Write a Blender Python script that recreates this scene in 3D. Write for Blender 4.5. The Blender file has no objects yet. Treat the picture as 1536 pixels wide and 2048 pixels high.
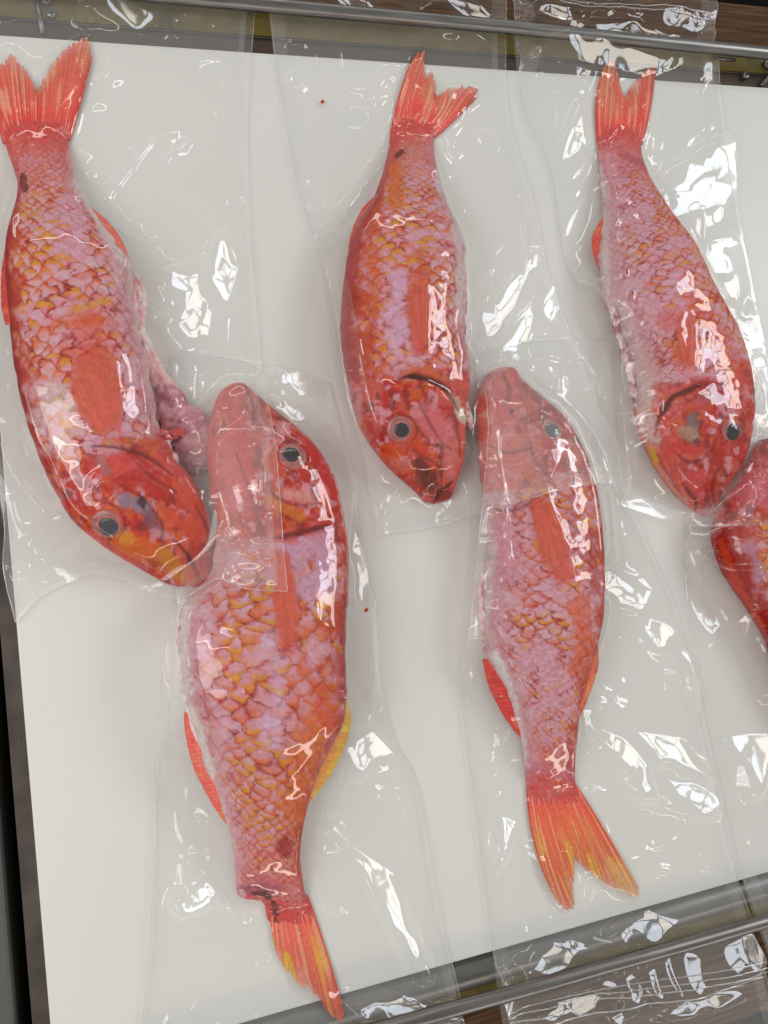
import bpy, math
import numpy as np
from mathutils import Vector, Matrix

sc = bpy.context.scene
COL = sc.collection
rng = np.random.default_rng(7)

# ------------------------------------------------------------------ camera
FPX = 1540.0
_v1 = np.array([5184., -546., FPX]); _v2 = np.array([-1952., -14187., FPX])
_e1 = _v1 / np.linalg.norm(_v1)
_e2 = _v2 - _e1 * (_v2 @ _e1); _e2 /= np.linalg.norm(_e2)
_e3 = np.cross(_e1, _e2)
RW = np.array([_e1, _e2, _e3])
CH = 0.45                                    # camera height above the board (m)

cam_d = bpy.data.cameras.new('camera')
cam = bpy.data.objects.new('camera', cam_d); COL.objects.link(cam)
cam_d.sensor_fit = 'HORIZONTAL'; cam_d.sensor_width = 36.0
cam_d.lens = FPX / 1536.0 * 36.0
cam_d.clip_start = 0.01; cam_d.clip_end = 50
_r = RW @ np.array([1, 0, 0]); _u = RW @ np.array([0, -1, 0]); _b = RW @ np.array([0, 0, -1])
cam.matrix_world = Matrix(((_r[0], _u[0], _b[0], 0), (_r[1], _u[1], _b[1], 0), (_r[2], _u[2], _b[2], CH), (0, 0, 0, 1)))
sc.camera = cam

# ------------------------------------------------------------------ world and lamps
world = bpy.data.worlds.new('World'); sc.world = world; world.use_nodes = True
bg = world.node_tree.nodes['Background']
bg.inputs[0].default_value = (1.0, 0.985, 0.955, 1); bg.inputs[1].default_value = 0.35

def area(name, loc, target, sx, sy, radiance, color):
    l = bpy.data.lights.new(name, 'AREA'); l.shape = 'RECTANGLE'; l.size = sx; l.size_y = sy
    l.energy = radiance * math.pi * sx * sy; l.color = color
    o = bpy.data.objects.new(name, l); COL.objects.link(o)
    o.location = loc
    o.rotation_euler = (Vector(target) - Vector(loc)).to_track_quat('-Z', 'Y').to_euler()
    return o
# a window of four panes to the right (bluish sky above, cream light below)
WIN = Vector((1.66, .46, 1.20)); _t = Vector((.2, .05, 0))
_q = (_t - WIN).to_track_quat('-Z', 'Y'); _wx = _q @ Vector((1, 0, 0)); _wy = _q @ Vector((0, 1, 0))
for _i in (-1, 1):
    for _j in (-1, 1):
        _p = WIN + _wx * (_i * .205) + _wy * (_j * .125)
        area('window_pane_lamp', tuple(_p), tuple(_t + _p - WIN), .37, .21, 9.5 if _j > 0 else 8.6, (.80, .88, 1.0) if _j > 0 else (1.0, .94, .85))
area('side_window_lamp', (-.62, -.02, .72), (.05, .0, 0), .56, .50, 3.3, (1.0, .99, .965))
# long strip lamps low on three sides, added for glints on film creases
area('glint_strip_lamp', (.1, 1.55, .85), (.1, .1, 0), 1.9, .07, 7.0, (1.0, .98, .94))
area('glint_strip_lamp', (.45, -1.25, .55), (.15, .1, 0), 1.6, .08, 8.0, (1.0, .92, .80))
area('glint_strip_lamp', (-1.25, .1, .95), (.1, .1, 0), 2.2, .06, 8.0, (1.0, .98, .95)).rotation_euler.rotate_axis('Z', math.pi / 2)

sc.view_settings.view_transform = 'Standard'; sc.view_settings.look = 'None'
sc.view_settings.exposure = 0.0; sc.view_settings.gamma = 1.0
sc.cycles.transparent_max_bounces = 24
sc.cycles.max_bounces = 8; sc.cycles.diffuse_bounces = 3; sc.cycles.glossy_bounces = 3
sc.cycles.caustics_reflective = False; sc.cycles.caustics_refractive = False

# ------------------------------------------------------------------ projection helpers
def P(u, v, z=0.0):
    u = np.asarray(u, float); v = np.asarray(v, float); z = np.asarray(z, float)
    c = np.stack([u - 768., v - 1024., np.full_like(u, FPX)], -1)
    w = c @ RW.T
    t = (z - CH) / w[..., 2]
    p = w * t[..., None]; p[..., 2] = p[..., 2] + CH
    return p
def project(p):
    q = (p - np.array([0, 0, CH])) @ RW
    return q[..., 0] / q[..., 2] * FPX + 768., q[..., 1] / q[..., 2] * FPX + 1024.

# ------------------------------------------------------------------ numpy noise
_tabs = {}
def vnoise(x, y, seed=0):
    if seed not in _tabs: _tabs[seed] = np.random.default_rng(1000 + seed).random((256, 256))
    T = _tabs[seed]
    xi = np.floor(x).astype(int); yi = np.floor(y).astype(int)
    fx = x - xi; fy = y - yi
    fx = fx * fx * fx * (fx * (fx * 6 - 15) + 10); fy = fy * fy * fy * (fy * (fy * 6 - 15) + 10)
    a = T[xi & 255, yi & 255]; b = T[(xi + 1) & 255, yi & 255]
    c = T[xi & 255, (yi + 1) & 255]; d = T[(xi + 1) & 255, (yi + 1) & 255]
    return (a * (1 - fx) + b * fx) * (1 - fy) + (c * (1 - fx) + d * fx) * fy
def fbm(x, y, seed=0, octv=4):
    s = 0; a = .5; n = 0
    for k in range(octv):
        s = s + a * vnoise(x, y, seed + k); n += a; x = x * 2.03 + 11.3; y = y * 2.03 + 5.7; a *= .5
    return s / n
def sstep(a, b, x):
    t = np.clip((x - a) / (b - a), 0, 1); return t * t * (3 - 2 * t)
def hash2(i, j, k=0):
    h = np.sin(i * 127.1 + j * 311.7 + k * 74.7) * 43758.5453
    return h - np.floor(h)
def A(r, g, b, k=0.66):
    c = np.array([r, g, b]) / 255.
    l = np.where(c <= .04045, c / 12.92, ((c + .055) / 1.055) ** 2.4)
    return np.clip(l / k, 0, .92)
def cr(pts, n, closed=False, weights=None):
    """Catmull-Rom through pts, n samples at even arc length (of the first-two-coordinate mean)."""
    pts = np.asarray(pts, float)
    q = np.vstack([2 * pts[0] - pts[1], pts, 2 * pts[-1] - pts[-2]])
    m = 40; out = []
    for i in range(1, len(q) - 2):
        t = np.linspace(0, 1, m, endpoint=False)[:, None]
        p0, p1, p2, p3 = q[i - 1], q[i], q[i + 1], q[i + 2]
        out.append(.5 * (2 * p1 + (p2 - p0) * t + (2 * p0 - 5 * p1 + 4 * p2 - p3) * t ** 2 + (3 * p1 - p0 - 3 * p2 + p3) * t ** 3))
    out.append(pts[-1:]); d = np.vstack(out)
    mid = d[:, :2] if d.shape[1] == 2 else (d[:, :2] + d[:, 2:4]) / 2
    L = np.concatenate([[0], np.cumsum(np.linalg.norm(np.diff(mid, axis=0), axis=1))])
    t = np.linspace(0, L[-1], n)
    return np.stack([np.interp(t, L, d[:, k]) for k in range(d.shape[1])], 1)
def lin(pts, n):
    d = np.asarray(pts, float)
    L = np.concatenate([[0], np.cumsum(np.linalg.norm(np.diff(d, axis=0), axis=1))])
    t = np.linspace(0, L[-1], n)
    return np.stack([np.interp(t, L, d[:, k]) for k in range(d.shape[1])], 1)
def polydist(u, v, poly):
    """distance to a polyline and the parameter 0..1 along it"""
    best = np.full(u.shape, 1e9); par = np.zeros(u.shape)
    poly = np.asarray(poly, float)
    if len(poly) == 1:
        return np.hypot(u - poly[0, 0], v - poly[0, 1]), par
    L = np.concatenate([[0], np.cumsum(np.linalg.norm(np.diff(poly, axis=0), axis=1))])
    for i in range(len(poly) - 1):
        a, b = poly[i], poly[i + 1]; ab = b - a; l2 = ab @ ab + 1e-9
        t = np.clip(((u - a[0]) * ab[0] + (v - a[1]) * ab[1]) / l2, 0, 1)
        d = np.hypot(u - a[0] - t * ab[0], v - a[1] - t * ab[1])
        m = d < best
        best = np.where(m, d, best); par = np.where(m, (L[i] + t * np.sqrt(l2)) / L[-1], par)
    return best, par

# ------------------------------------------------------------------ mesh helpers
def link(name, me, mats, parent=None, smooth=True):
    o = bpy.data.objects.new(name, me); COL.objects.link(o)
    for m in (mats if isinstance(mats, (list, tuple)) else [mats]): me.materials.append(m)
    if smooth: me.polygons.foreach_set('use_smooth', [True] * len(me.polygons))
    if parent is not None: o.parent = parent
    return o
def mesh_np(name, verts, quads=None, tris=None):
    me = bpy.data.meshes.new(name)
    nq = 0 if quads is None else len(quads); nt = 0 if tris is None else len(tris)
    loops = np.concatenate([x.ravel() for x in (quads, tris) if x is not None]).astype(np.int32)
    me.vertices.add(len(verts)); me.vertices.foreach_set('co', np.asarray(verts, np.float32).ravel())
    me.loops.add(len(loops)); me.loops.foreach_set('vertex_index', loops)
    me.polygons.add(nq + nt)
    st = np.concatenate([np.arange(nq) * 4, nq * 4 + np.arange(nt) * 3]).astype(np.int32)
    me.polygons.foreach_set('loop_start', st)
    me.update(calc_edges=True); me.validate()
    return me
def color_attr(me, col, name='pigment', alpha=None):
    a = me.attributes.new(name, 'FLOAT_COLOR', 'POINT')
    c = np.ones((len(me.vertices), 4), np.float32); c[:, :3] = col
    if alpha is not None: c[:, 3] = alpha
    a.data.foreach_set('color', c.ravel())
def grid_quads(n, m):
    i = np.arange(n - 1)[:, None] * m + np.arange(m - 1)[None]
    i = i.ravel()
    return np.stack([i, i + 1, i + m + 1, i + m], 1)
def empty(name, loc, label, cat, group=None):
    o = bpy.data.objects.new(name, None); COL.objects.link(o); o.location = loc
    o.empty_display_size = .02
    tag(o, label, cat, group); return o
def tag(o, label=None, cat=None, group=None, kind=None):
    if label: o['label'] = label
    if cat: o['category'] = cat
    if group: o['group'] = group
    if kind: o['kind'] = kind
    return o
def keep_parent(o, root):
    """mesh is in world coordinates: parent it without moving it"""
    o.parent = root
    o.matrix_parent_inverse = Matrix.Translation(-Vector(root.location))
    return o
def box(name, x0, x1, y0, y1, z0, z1, mat, parent=None, bev=.0006, rot=None):
    import bmesh
    bm = bmesh.new(); bmesh.ops.create_cube(bm, size=1)
    for v in bm.verts:
        v.co = Vector(((x0 + x1) / 2 + v.co.x * (x1 - x0), (y0 + y1) / 2 + v.co.y * (y1 - y0), (z0 + z1) / 2 + v.co.z * (z1 - z0)))
    if bev: bmesh.ops.bevel(bm, geom=bm.edges[:], offset=bev, segments=3, affect='EDGES', profile=.6)
    me = bpy.data.meshes.new(name); bm.to_mesh(me); bm.free()
    o = link(name, me, mat, smooth=False)
    if parent is not None: keep_parent(o, parent)
    return o
def tube(name, pts, r, mat, parent=None, seg=16, cap=True):
    pts = np.asarray(pts, float); n = len(pts)
    r = np.full(n, r) if np.isscalar(r) else np.asarray(r)
    tg = np.gradient(pts, axis=0); tg /= np.linalg.norm(tg, axis=1)[:, None] + 1e-12
    up = np.array([0, 0, 1.]); 
    s = np.cross(tg, up); sn = np.linalg.norm(s, axis=1)[:, None]
    s = np.where(sn > 1e-4, s / (sn + 1e-12), np.array([1., 0, 0])); b = np.cross(s, tg)
    th = np.linspace(0, 2 * np.pi, seg, endpoint=False)
    V = pts[:, None] + r[:, None, None] * (s[:, None] * np.cos(th)[None, :, None] + b[:, None] * np.sin(th)[None, :, None])
    V = V.reshape(-1, 3)
    i = np.arange(n - 1)[:, None] * seg; j = np.arange(seg)[None]; k = (j + 1) % seg
    q = np.stack([i + j, i + k, i + seg + k, i + seg + j], -1).reshape(-1, 4)
    V = np.vstack([V, pts[0], pts[-1]]); c0 = n * seg
    t = [[c0, (a + 1) % seg, a] for a in range(seg)] + [[c0 + 1, (n - 1) * seg + a, (n - 1) * seg + (a + 1) % seg] for a in range(seg)]
    o = link(name, mesh_np(name, V, q, np.array(t)), mat)
    if parent is not None: keep_parent(o, parent)
    return o

# ------------------------------------------------------------------ materials
def mat(name):
    m = bpy.data.materials.new(name); m.use_nodes = True
    nt = m.node_tree; b = nt.nodes['Principled BSDF']
    return m, nt, b
def nd(nt, t, **kw):
    n = nt.nodes.new(t)
    for k, v in kw.items():
        if hasattr(n, k): setattr(n, k, v)
        else: n.inputs[k].default_value = v
    return n
def ramp(nt, fac, stops):
    r = nd(nt, 'ShaderNodeValToRGB'); e = r.color_ramp.elements
    while len(e) < len(stops): e.new(.5)
    for x, (p, c) in zip(e, stops): x.position = p; x.color = (*c, 1)
    nt.links.new(fac, r.inputs[0]); return r
def objcoord(nt, scale=(1, 1, 1)):
    tc = nd(nt, 'ShaderNodeTexCoord'); mp = nd(nt, 'ShaderNodeMapping'); mp.inputs['Scale'].default_value = scale
    nt.links.new(tc.outputs['Object'], mp.inputs[0]); return mp.outputs[0]

def mottled(name, c0, c1, scale, rough=.5, metal=0, stretch=(1, 1, 1), bump=.0, c2=None, spots=0):
    m, nt, b = mat(name)
    co = objcoord(nt, stretch)
    n = nd(nt, 'ShaderNodeTexNoise'); n.inputs['Scale'].default_value = scale; n.inputs['Detail'].default_value = 6
    nt.links.new(co, n.inputs['Vector'])
    st = [(.3, c0), (.7, c1)] if c2 is None else [(.3, c0), (.52, c1), (.75, c2)]
    r = ramp(nt, n.outputs['Fac'], st); out = r.outputs[0]
    if spots:
        v = nd(nt, 'ShaderNodeTexVoronoi'); v.inputs['Scale'].default_value = spots; nt.links.new(co, v.inputs['Vector'])
        n2 = nd(nt, 'ShaderNodeTexNoise'); n2.inputs['Scale'].default_value = spots * .7; nt.links.new(co, n2.inputs['Vector'])
        mu = nd(nt, 'ShaderNodeMath', operation='ADD'); nt.links.new(v.outputs['Distance'], mu.inputs[0]); nt.links.new(n2.outputs['Fac'], mu.inputs[1])
        rs = ramp(nt, mu.outputs[0], [(.46, (0, 0, 0)), (.56, (1, 1, 1))])
        mx = nd(nt, 'ShaderNodeMix', data_type='RGBA'); nt.links.new(rs.outputs[0], mx.inputs['Factor'])
        mx.inputs['A'].default_value = (.012, .009, .007, 1); nt.links.new(out, mx.inputs['B']); out = mx.outputs['Result']
    nt.links.new(out, b.inputs['Base Color'])
    b.inputs['Roughness'].default_value = rough; b.inputs['Metallic'].default_value = metal
    if bump:
        bp = nd(nt, 'ShaderNodeBump'); bp.inputs['Strength'].default_value = bump; bp.inputs['Distance'].default_value = .001
        nt.links.new(n.outputs['Fac'], bp.inputs['Height']); nt.links.new(bp.outputs[0], b.inputs['Normal'])
    return m
M_board = mottled('white_board_plastic', (.80, .795, .755), (.835, .83, .79), 9, .40, bump=.03)
_nt = M_board.node_tree; _b = _nt.nodes['Principled BSDF']; _src = _b.inputs['Base Color'].links[0].from_socket
_out = _src
for _sc, _rot in (((5, 160, 1), .5), ((140, 4, 1), -.35), ((6, 220, 1), 1.25)):
    _tc = nd(_nt, 'ShaderNodeTexCoord'); _mp = nd(_nt, 'ShaderNodeMapping'); _mp.inputs['Scale'].default_value = _sc; _mp.inputs['Rotation'].default_value = (0, 0, _rot)
    _nt.links.new(_tc.outputs['Object'], _mp.inputs[0])
    _n = nd(_nt, 'ShaderNodeTexNoise'); _n.inputs['Scale'].default_value = 2.2; _n.inputs['Detail'].default_value = 1; _nt.links.new(_mp.outputs[0], _n.inputs['Vector'])
    _r = ramp(_nt, _n.outputs['Fac'], [(.735, (1, 1, 1)), (.76, (.968, .964, .955)), (.785, (1, 1, 1))])
    _m = nd(_nt, 'ShaderNodeMix', data_type='RGBA', blend_type='MULTIPLY'); _m.inputs['Factor'].default_value = 1
    _nt.links.new(_out, _m.inputs['A']); _nt.links.new(_r.outputs[0], _m.inputs['B']); _out = _m.outputs['Result']
_nt.links.new(_out, _b.inputs['Base Color'])
M_steel = mottled('brushed_steel', (.20, .195, .185), (.33, .32, .31), 30, .36, 1, (1, 14, 14), .04)
M_steel_dark = mottled('dull_grey_bar', (.15, .148, .14), (.22, .215, .20), 24, .34, .6, (1, 10, 10), .05)
M_tape = mottled('olive_seal_tape', (.09, .066, .006), (.17, .12, .012), 40, .6, c2=(.13, .09, .010))
M_wood = mottled('brown_bakelite', (.040, .018, .008), (.15, .075, .034), 16, .6, 0, (1.2, 30, 6), .1)
M_wood.node_tree.nodes['Principled BSDF'].inputs['Specular IOR Level'].default_value = .15
M_dark = mottled('dark_chamber', (.004, .004, .004), (.010, .009, .008), 20, .8)
M_dark.node_tree.nodes['Principled BSDF'].inputs['Specular IOR Level'].default_value = .05
M_strip = mottled('mouldy_gasket', (.05, .036, .030), (.13, .10, .085), 45, .7, bump=.3, spots=140)
M_panel = mottled('grey_green_panel', (.085, .095, .085), (.12, .13, .118), 6, .5)
M_brown = mottled('brown_holder', (.05, .03, .018), (.085, .055, .03), 30, .55)

def fish_mat(name, rough=.38, spec=.12, sss=.0, fin=False):
    m, nt, b = mat(name)
    at = nd(nt, 'ShaderNodeAttribute', attribute_name='pigment')
    n = nd(nt, 'ShaderNodeTexNoise'); n.inputs['Scale'].default_value = 420; n.inputs['Detail'].default_value = 5
    nt.links.new(objcoord(nt), n.inputs['Vector'])
    hs = nd(nt, 'ShaderNodeHueSaturation')
    mr = nd(nt, 'ShaderNodeMapRange'); mr.inputs['To Min'].default_value = .88; mr.inputs['To Max'].default_value = 1.12
    mr.inputs['From Min'].default_value = .3; mr.inputs['From Max'].default_value = .7
    nt.links.new(n.outputs['Fac'], mr.inputs['Value']); nt.links.new(mr.outputs[0], hs.inputs['Value'])
    nt.links.new(at.outputs['Color'], hs.inputs['Color']); nt.links.new(hs.outputs[0], b.inputs['Base Color'])
    b.inputs['Roughness'].default_value = rough; b.inputs['Specular IOR Level'].default_value = spec
    bp = nd(nt, 'ShaderNodeBump'); bp.inputs['Strength'].default_value = .18; bp.inputs['Distance'].default_value = .0006
    nt.links.new(n.outputs['Fac'], bp.inputs['Height']); nt.links.new(bp.outputs[0], b.inputs['Normal'])
    if fin:
        nt.links.new(at.outputs['Alpha'], b.inputs['Alpha'])
    return m
M_fish = fish_mat('fish_skin')
M_fin = fish_mat('fish_fin', .35, .4, fin=True)
M_pupil = fish_mat('eye_pupil', .12, .5)

def film_mat(name, f0=.085, haze=.03, rough=.025, bump=0, bscale=900, tint=(.985, .985, .98), clear=False):
    m = bpy.data.materials.new(name); m.use_nodes = True; nt = m.node_tree
    for x in list(nt.nodes):
        if x.type != 'OUTPUT_MATERIAL': nt.nodes.remove(x)
    out = [x for x in nt.nodes if x.type == 'OUTPUT_MATERIAL'][0]
    lw = nd(nt, 'ShaderNodeLayerWeight'); lw.inputs['Blend'].default_value = .5
    pw = nd(nt, 'ShaderNodeMath', operation='POWER'); pw.inputs[1].default_value = 5.0
    nt.links.new(lw.outputs['Facing'], pw.inputs[0])
    ma = nd(nt, 'ShaderNodeMath', operation='MULTIPLY_ADD'); ma.inputs[1].default_value = .16; ma.inputs[2].default_value = f0
    nt.links.new(pw.outputs[0], ma.inputs[0])
    tr = nd(nt, 'ShaderNodeBsdfTransparent'); tr.inputs[0].default_value = (*tint, 1)
    gl = nd(nt, 'ShaderNodeBsdfGlossy'); gl.inputs['Roughness'].default_value = rough
    gl.inputs['Color'].default_value = (1, 1, 1, 1)
    co = objcoord(nt)
    n = nd(nt, 'ShaderNodeTexNoise'); n.inputs['Scale'].default_value = bscale if bump else 60; n.inputs['Detail'].default_value = 3
    nt.links.new(co, n.inputs['Vector'])
    bp = nd(nt, 'ShaderNodeBump'); bp.inputs['Strength'].default_value = bump if bump else .05
    bp.inputs['Distance'].default_value = .0004 if bump else .0008
    nt.links.new(n.outputs['Fac'], bp.inputs['Height']); nt.links.new(bp.outputs[0], gl.inputs['Normal'])
    if clear:      # the light a film turns back from below is returned to the board at once: count it as transmitted
        nt.links.new(ma.outputs[0], gl.inputs['Color'])
        mx = nd(nt, 'ShaderNodeAddShader'); nt.links.new(tr.outputs[0], mx.inputs[0]); nt.links.new(gl.outputs[0], mx.inputs[1])
    else:
        mx = nd(nt, 'ShaderNodeMixShader'); nt.links.new(ma.outputs[0], mx.inputs[0]); nt.links.new(tr.outputs[0], mx.inputs[1]); nt.links.new(gl.outputs[0], mx.inputs[2])
    df = nd(nt, 'ShaderNodeBsdfDiffuse'); df.inputs[0].default_value = (.86, .86, .85, 1)
    m2 = nd(nt, 'ShaderNodeMixShader'); m2.inputs[0].default_value = haze
    nt.links.new(mx.outputs[0], m2.inputs[1]); nt.links.new(df.outputs[0], m2.inputs[2]); nt.links.new(m2.outputs[0], out.inputs[0])
    return m
M_film = film_mat('clear_film', .055, .012, .042, tint=(.985, .985, .982), clear=True)
M_back = film_mat('veiled_back_film', .004, .14, .06, tint=(.999, .999, .999))  # white mixed in for the reflected veil and dirt of doubled film
M_seal = film_mat('embossed_seal_film', .035, .05, .07, .6, 1300, tint=(.985, .985, .985), clear=True)
M_zip = film_mat('zip_plastic', .25, .22, .08)

# ------------------------------------------------------------------ board and chamber
BX0, BY0, BY1, BX1 = -.0763, -.2145, .3532, .80
TH = .010
box('cutting_board', BX0, BX1, BY0, BY1, -TH, 0, M_board, bev=.0009)
tag(bpy.data.objects['cutting_board'], 'white plastic board that all the bagged red fish lie on', 'cutting board')
def slab(name, x0, x1, y0, y1, z0, z1, m, label=None, cat=None, kind=None, bev=.0006):
    o = box(name, x0, x1, y0, y1, z0, z1, m, bev=bev); tag(o, label, cat, None, kind); return o
slab('chamber_floor', -.5, 1.2, -.9, 1.0, -.06, -.05, M_dark, kind='structure')
slab('chamber_ledge', BX0 - .004, BX1, BY0 + .004, BY1 - .004, -.05, -TH - .0005, M_dark, kind='structure')

# top side: holder, seal bar with olive tape, brown rim board, clamp rod
zt = -.004
def yat(v, u=900, z=0): return float(P(u, v, z)[1])
HX0, HX1 = -.06, .80
slab('bar_holder', HX0, HX1, BY1 + .0015, BY1 + .0150, -.05, -.0065, M_brown, 'dark brown holder strip against the top edge of the white board', 'holder')
sb = empty('seal_bar', ((HX0 + HX1) / 2, BY1 + .018, -.04), 'seal bar with olive tape along the top edge of the board', 'seal bar')
box('bar_body', HX0, HX1, BY1 + .0155, BY1 + .0335, -.05, -.006, M_steel_dark, sb)
box('seal_tape', HX0 + .002, HX1 - .002, BY1 + .0160, BY1 + .0330, -.0058, -.0045, M_tape, sb, bev=.0004)
slab('rim_board', -.4, .80, BY1 + .0345, BY1 + .0700, -.03, .001, M_wood, 'brown grained rim strip behind the upper steel rod', 'rim')

def rodz(pts, z): return np.array([P(u, v, z) for u, v in pts])
RZ = .0120
p = rodz([(-200, -58), (500, 8), (1000, 53), (1536, 107), (1900, 146)], RZ)
pp = np.stack([np.linspace(p[0][k], p[-1][k], 40) for k in range(3)], 1)
pp[:, 1] = np.interp(pp[:, 0], p[:, 0], p[:, 1])
rod = empty('clamp_rod', (float(pp[20, 0]), float(pp[20, 1]), RZ), 'steel clamp rod pressing the bag mouths along the top', 'rod', 'clamp rods')
tube('rod', pp, .0044, M_steel, rod, 20)
TOPROD = pp
p = rodz([(300, 2188), (885, 2024), (1060, 1976), (1200, 1936), (1375, 1888), (1536, 1841), (1800, 1764)], RZ)
pp = np.stack([np.interp(np.linspace(p[0, 0], p[-1, 0], 40), p[:, 0], p[:, k]) for k in range(3)], 1)
rod2 = empty('clamp_rod', (float(pp[20, 0]), float(pp[20, 1]), RZ), 'steel clamp rod pressing the bag mouths along the bottom', 'rod', 'clamp rods')
tube('rod', pp, .0042, M_steel, rod2, 20)
BOTROD = pp
# bottom side: rounded grey bar, olive tape strip, brown rim
yb = BY0
xs = np.linspace(-.15, .85, 30)
cb = empty('cushion_bar', (.35, yb - .011, -.0105), 'rounded grey metal bar along the lower edge of the board', 'bar')
tube('bar', np.stack([xs, np.full(30, yb - .0105), np.full(30, -.0095)], 1), .0095, M_steel_dark, cb, 40)
box('bar_flange', -.15, .85, yb - .0196, yb - .0170, -.04, -.0065, M_steel_dark, cb)
sb2 = empty('seal_bar', (.35, yb - .036, -.04), 'olive taped seal bar beside the lower rod', 'seal bar')
box('bar_body', -.15, .85, yb - .0290, yb - .0200, -.05, -.009, M_steel_dark, sb2)
box('seal_tape', -.15, .85, yb - .0287, yb - .0202, -.0088, -.0072, M_tape, sb2, bev=.0004)
slab('rim_board', -.2, .85, yb - .085, yb - .0298, -.03, -.006, M_wood, 'brown grained rim strip below the lower steel rod', 'rim')
# left side: mottled strip, black gap, grey panel
slab('gasket_strip', BX0 - .0100, BX0 - .0006, -.5, .5, -.04, -.010, M_strip, 'mould-spotted brown strip along the left edge of the board', 'gasket')
slab('side_panel', BX0 - .14, BX0 - .0180, -.5, .6, -.05, -.016, M_panel, 'grey green metal panel at the lower left edge', 'panel', bev=.003)
# screws and bracket at the top corners
def screw(u, v, z, parent, r=.0030, cross=True):
    c = P(u, v, z); n = 20; th = np.linspace(0, 2 * np.pi, n, endpoint=False)
    prof = [(1.0, -.6), (1.0, .0), (.93, .22), (.70, .42), (.35, .52)]
    V = []; 
    for rr, hh in prof: V += [(c[0] + r * rr * math.cos(t), c[1] + r * rr * math.sin(t), c[2] + r * hh) for t in th]
    V.append((c[0], c[1], c[2] + r * .54)); V = np.array(V); m = len(prof)
    i = np.arange(m - 1)[:, None] * n; j = np.arange(n)[None]; k = (j + 1) % n
    q = np.stack([i + j, i + k, i + n + k, i + n + j], -1).reshape(-1, 4)
    t = np.array([[(m - 1) * n + a, (m - 1) * n + (a + 1) % n, m * n] for a in range(n)])
    o = keep_parent(link('screw', mesh_np('screw', V, q, t), M_steel), parent)
    if cross:
        for a in (0.4, 0.4 + math.pi / 2):
            s = tube('slot', np.array([[c[0] - r * .5 * math.cos(a), c[1] - r * .5 * math.sin(a), c[2] + r * .5], [c[0] + r * .5 * math.cos(a), c[1] + r * .5 * math.sin(a), c[2] + r * .5]]), r * .11, M_dark, None, 6)
            s.parent = o
    return o
br = empty('corner_bracket', tuple(P(1520, 150, -.006)), 'small steel bracket with screws at the upper right end of the seal bar', 'bracket')
tube('arm', rodz([(1522, 172), (1560, 130), (1580, 80)], -.003), .0016, M_steel, br, 8)
screw(1492, 151, -.003, br); screw(1536, 128, -.002, br, .0036)
bl = empty('corner_bracket', tuple(P(85, 40, -.006)), 'small steel bracket with screws at the upper left end of the seal bar', 'bracket')
tube('arm', rodz([(72, -10), (78, 30), (86, 68)], -.0035), .0015, M_steel, bl, 8)
screw(102, 27, -.003, bl, .0030); screw(92, 0, -.003, bl, .0030)
ck = empty('rod_clip', tuple(P(1440, 118, .004)), 'tiny grey clip under the upper rod near the right corner', 'clip')
tube('clip_arm', rodz([(1432, 112), (1446, 118), (1470, 120)], .004), .0014, M_steel, ck, 10)
screw(1440, 116, .0055, ck, .0016, False)

# ------------------------------------------------------------------ height grid
GX0, GX1, GY0, GY1, GD = -.16, .62, -.40, .54, .0008
GNX = int((GX1 - GX0) / GD); GNY = int((GY1 - GY0) / GD)
HF = np.zeros((GNY, GNX))                   # fish tops
def rast(H, pts):
    ix = ((pts[:, 0] - GX0) / GD).astype(int); iy = ((pts[:, 1] - GY0) / GD).astype(int)
    k = (ix >= 0) & (ix < GNX) & (iy >= 0) & (iy < GNY)
    np.maximum.at(H, (iy[k], ix[k]), pts[k, 2])
def samp(H, x, y):
    fx = np.clip((x - GX0) / GD - .5, 0, GNX - 2.001); fy = np.clip((y - GY0) / GD - .5, 0, GNY - 2.001)
    i = fx.astype(int); j = fy.astype(int); a = fx - i; b_ = fy - j
    return (H[j, i] * (1 - a) + H[j, i + 1] * a) * (1 - b_) + (H[j + 1, i] * (1 - a) + H[j + 1, i + 1] * a) * b_
def blur(H, n=1):
    for _ in range(n):
        H = (np.roll(H, 1, 0) + 2 * H + np.roll(H, -1, 0)) / 4
        H = (np.roll(H, 1, 1) + 2 * H + np.roll(H, -1, 1)) / 4
    return H
def fill(H):
    m = H.copy()
    for dx, dy in ((1, 0), (-1, 0), (0, 1), (0, -1)): m = np.maximum(m, np.roll(np.roll(H, dx, 1), dy, 0))
    return np.where(H > 0, H, np.where((np.roll(H, 1, 0) > 0) & (np.roll(H, -1, 0) > 0) | (np.roll(H, 1, 1) > 0) & (np.roll(H, -1, 1) > 0), m, H))

# ------------------------------------------------------------------ fish
PINK = A(212, 156, 168); PALE = A(222, 190, 194); WHITE = A(222, 192, 190); RED = A(180, 50, 38); DRED = A(132, 26, 24)
ORANGE = A(208, 106, 36); YEL = A(218, 156, 48); CORAL = A(212, 88, 66); HRED = A(184, 46, 34); PLUM = A(140, 80, 92)
DARK = A(60, 38, 42); BROWN = A(140, 58, 22); GREY = A(150, 132, 135); LIL = A(208, 164, 176); SALMON = A(218, 112, 102)
LEMON = A(225, 200, 80); BLACK = A(35, 28, 32); FLESH = A(226, 150, 150)

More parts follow.
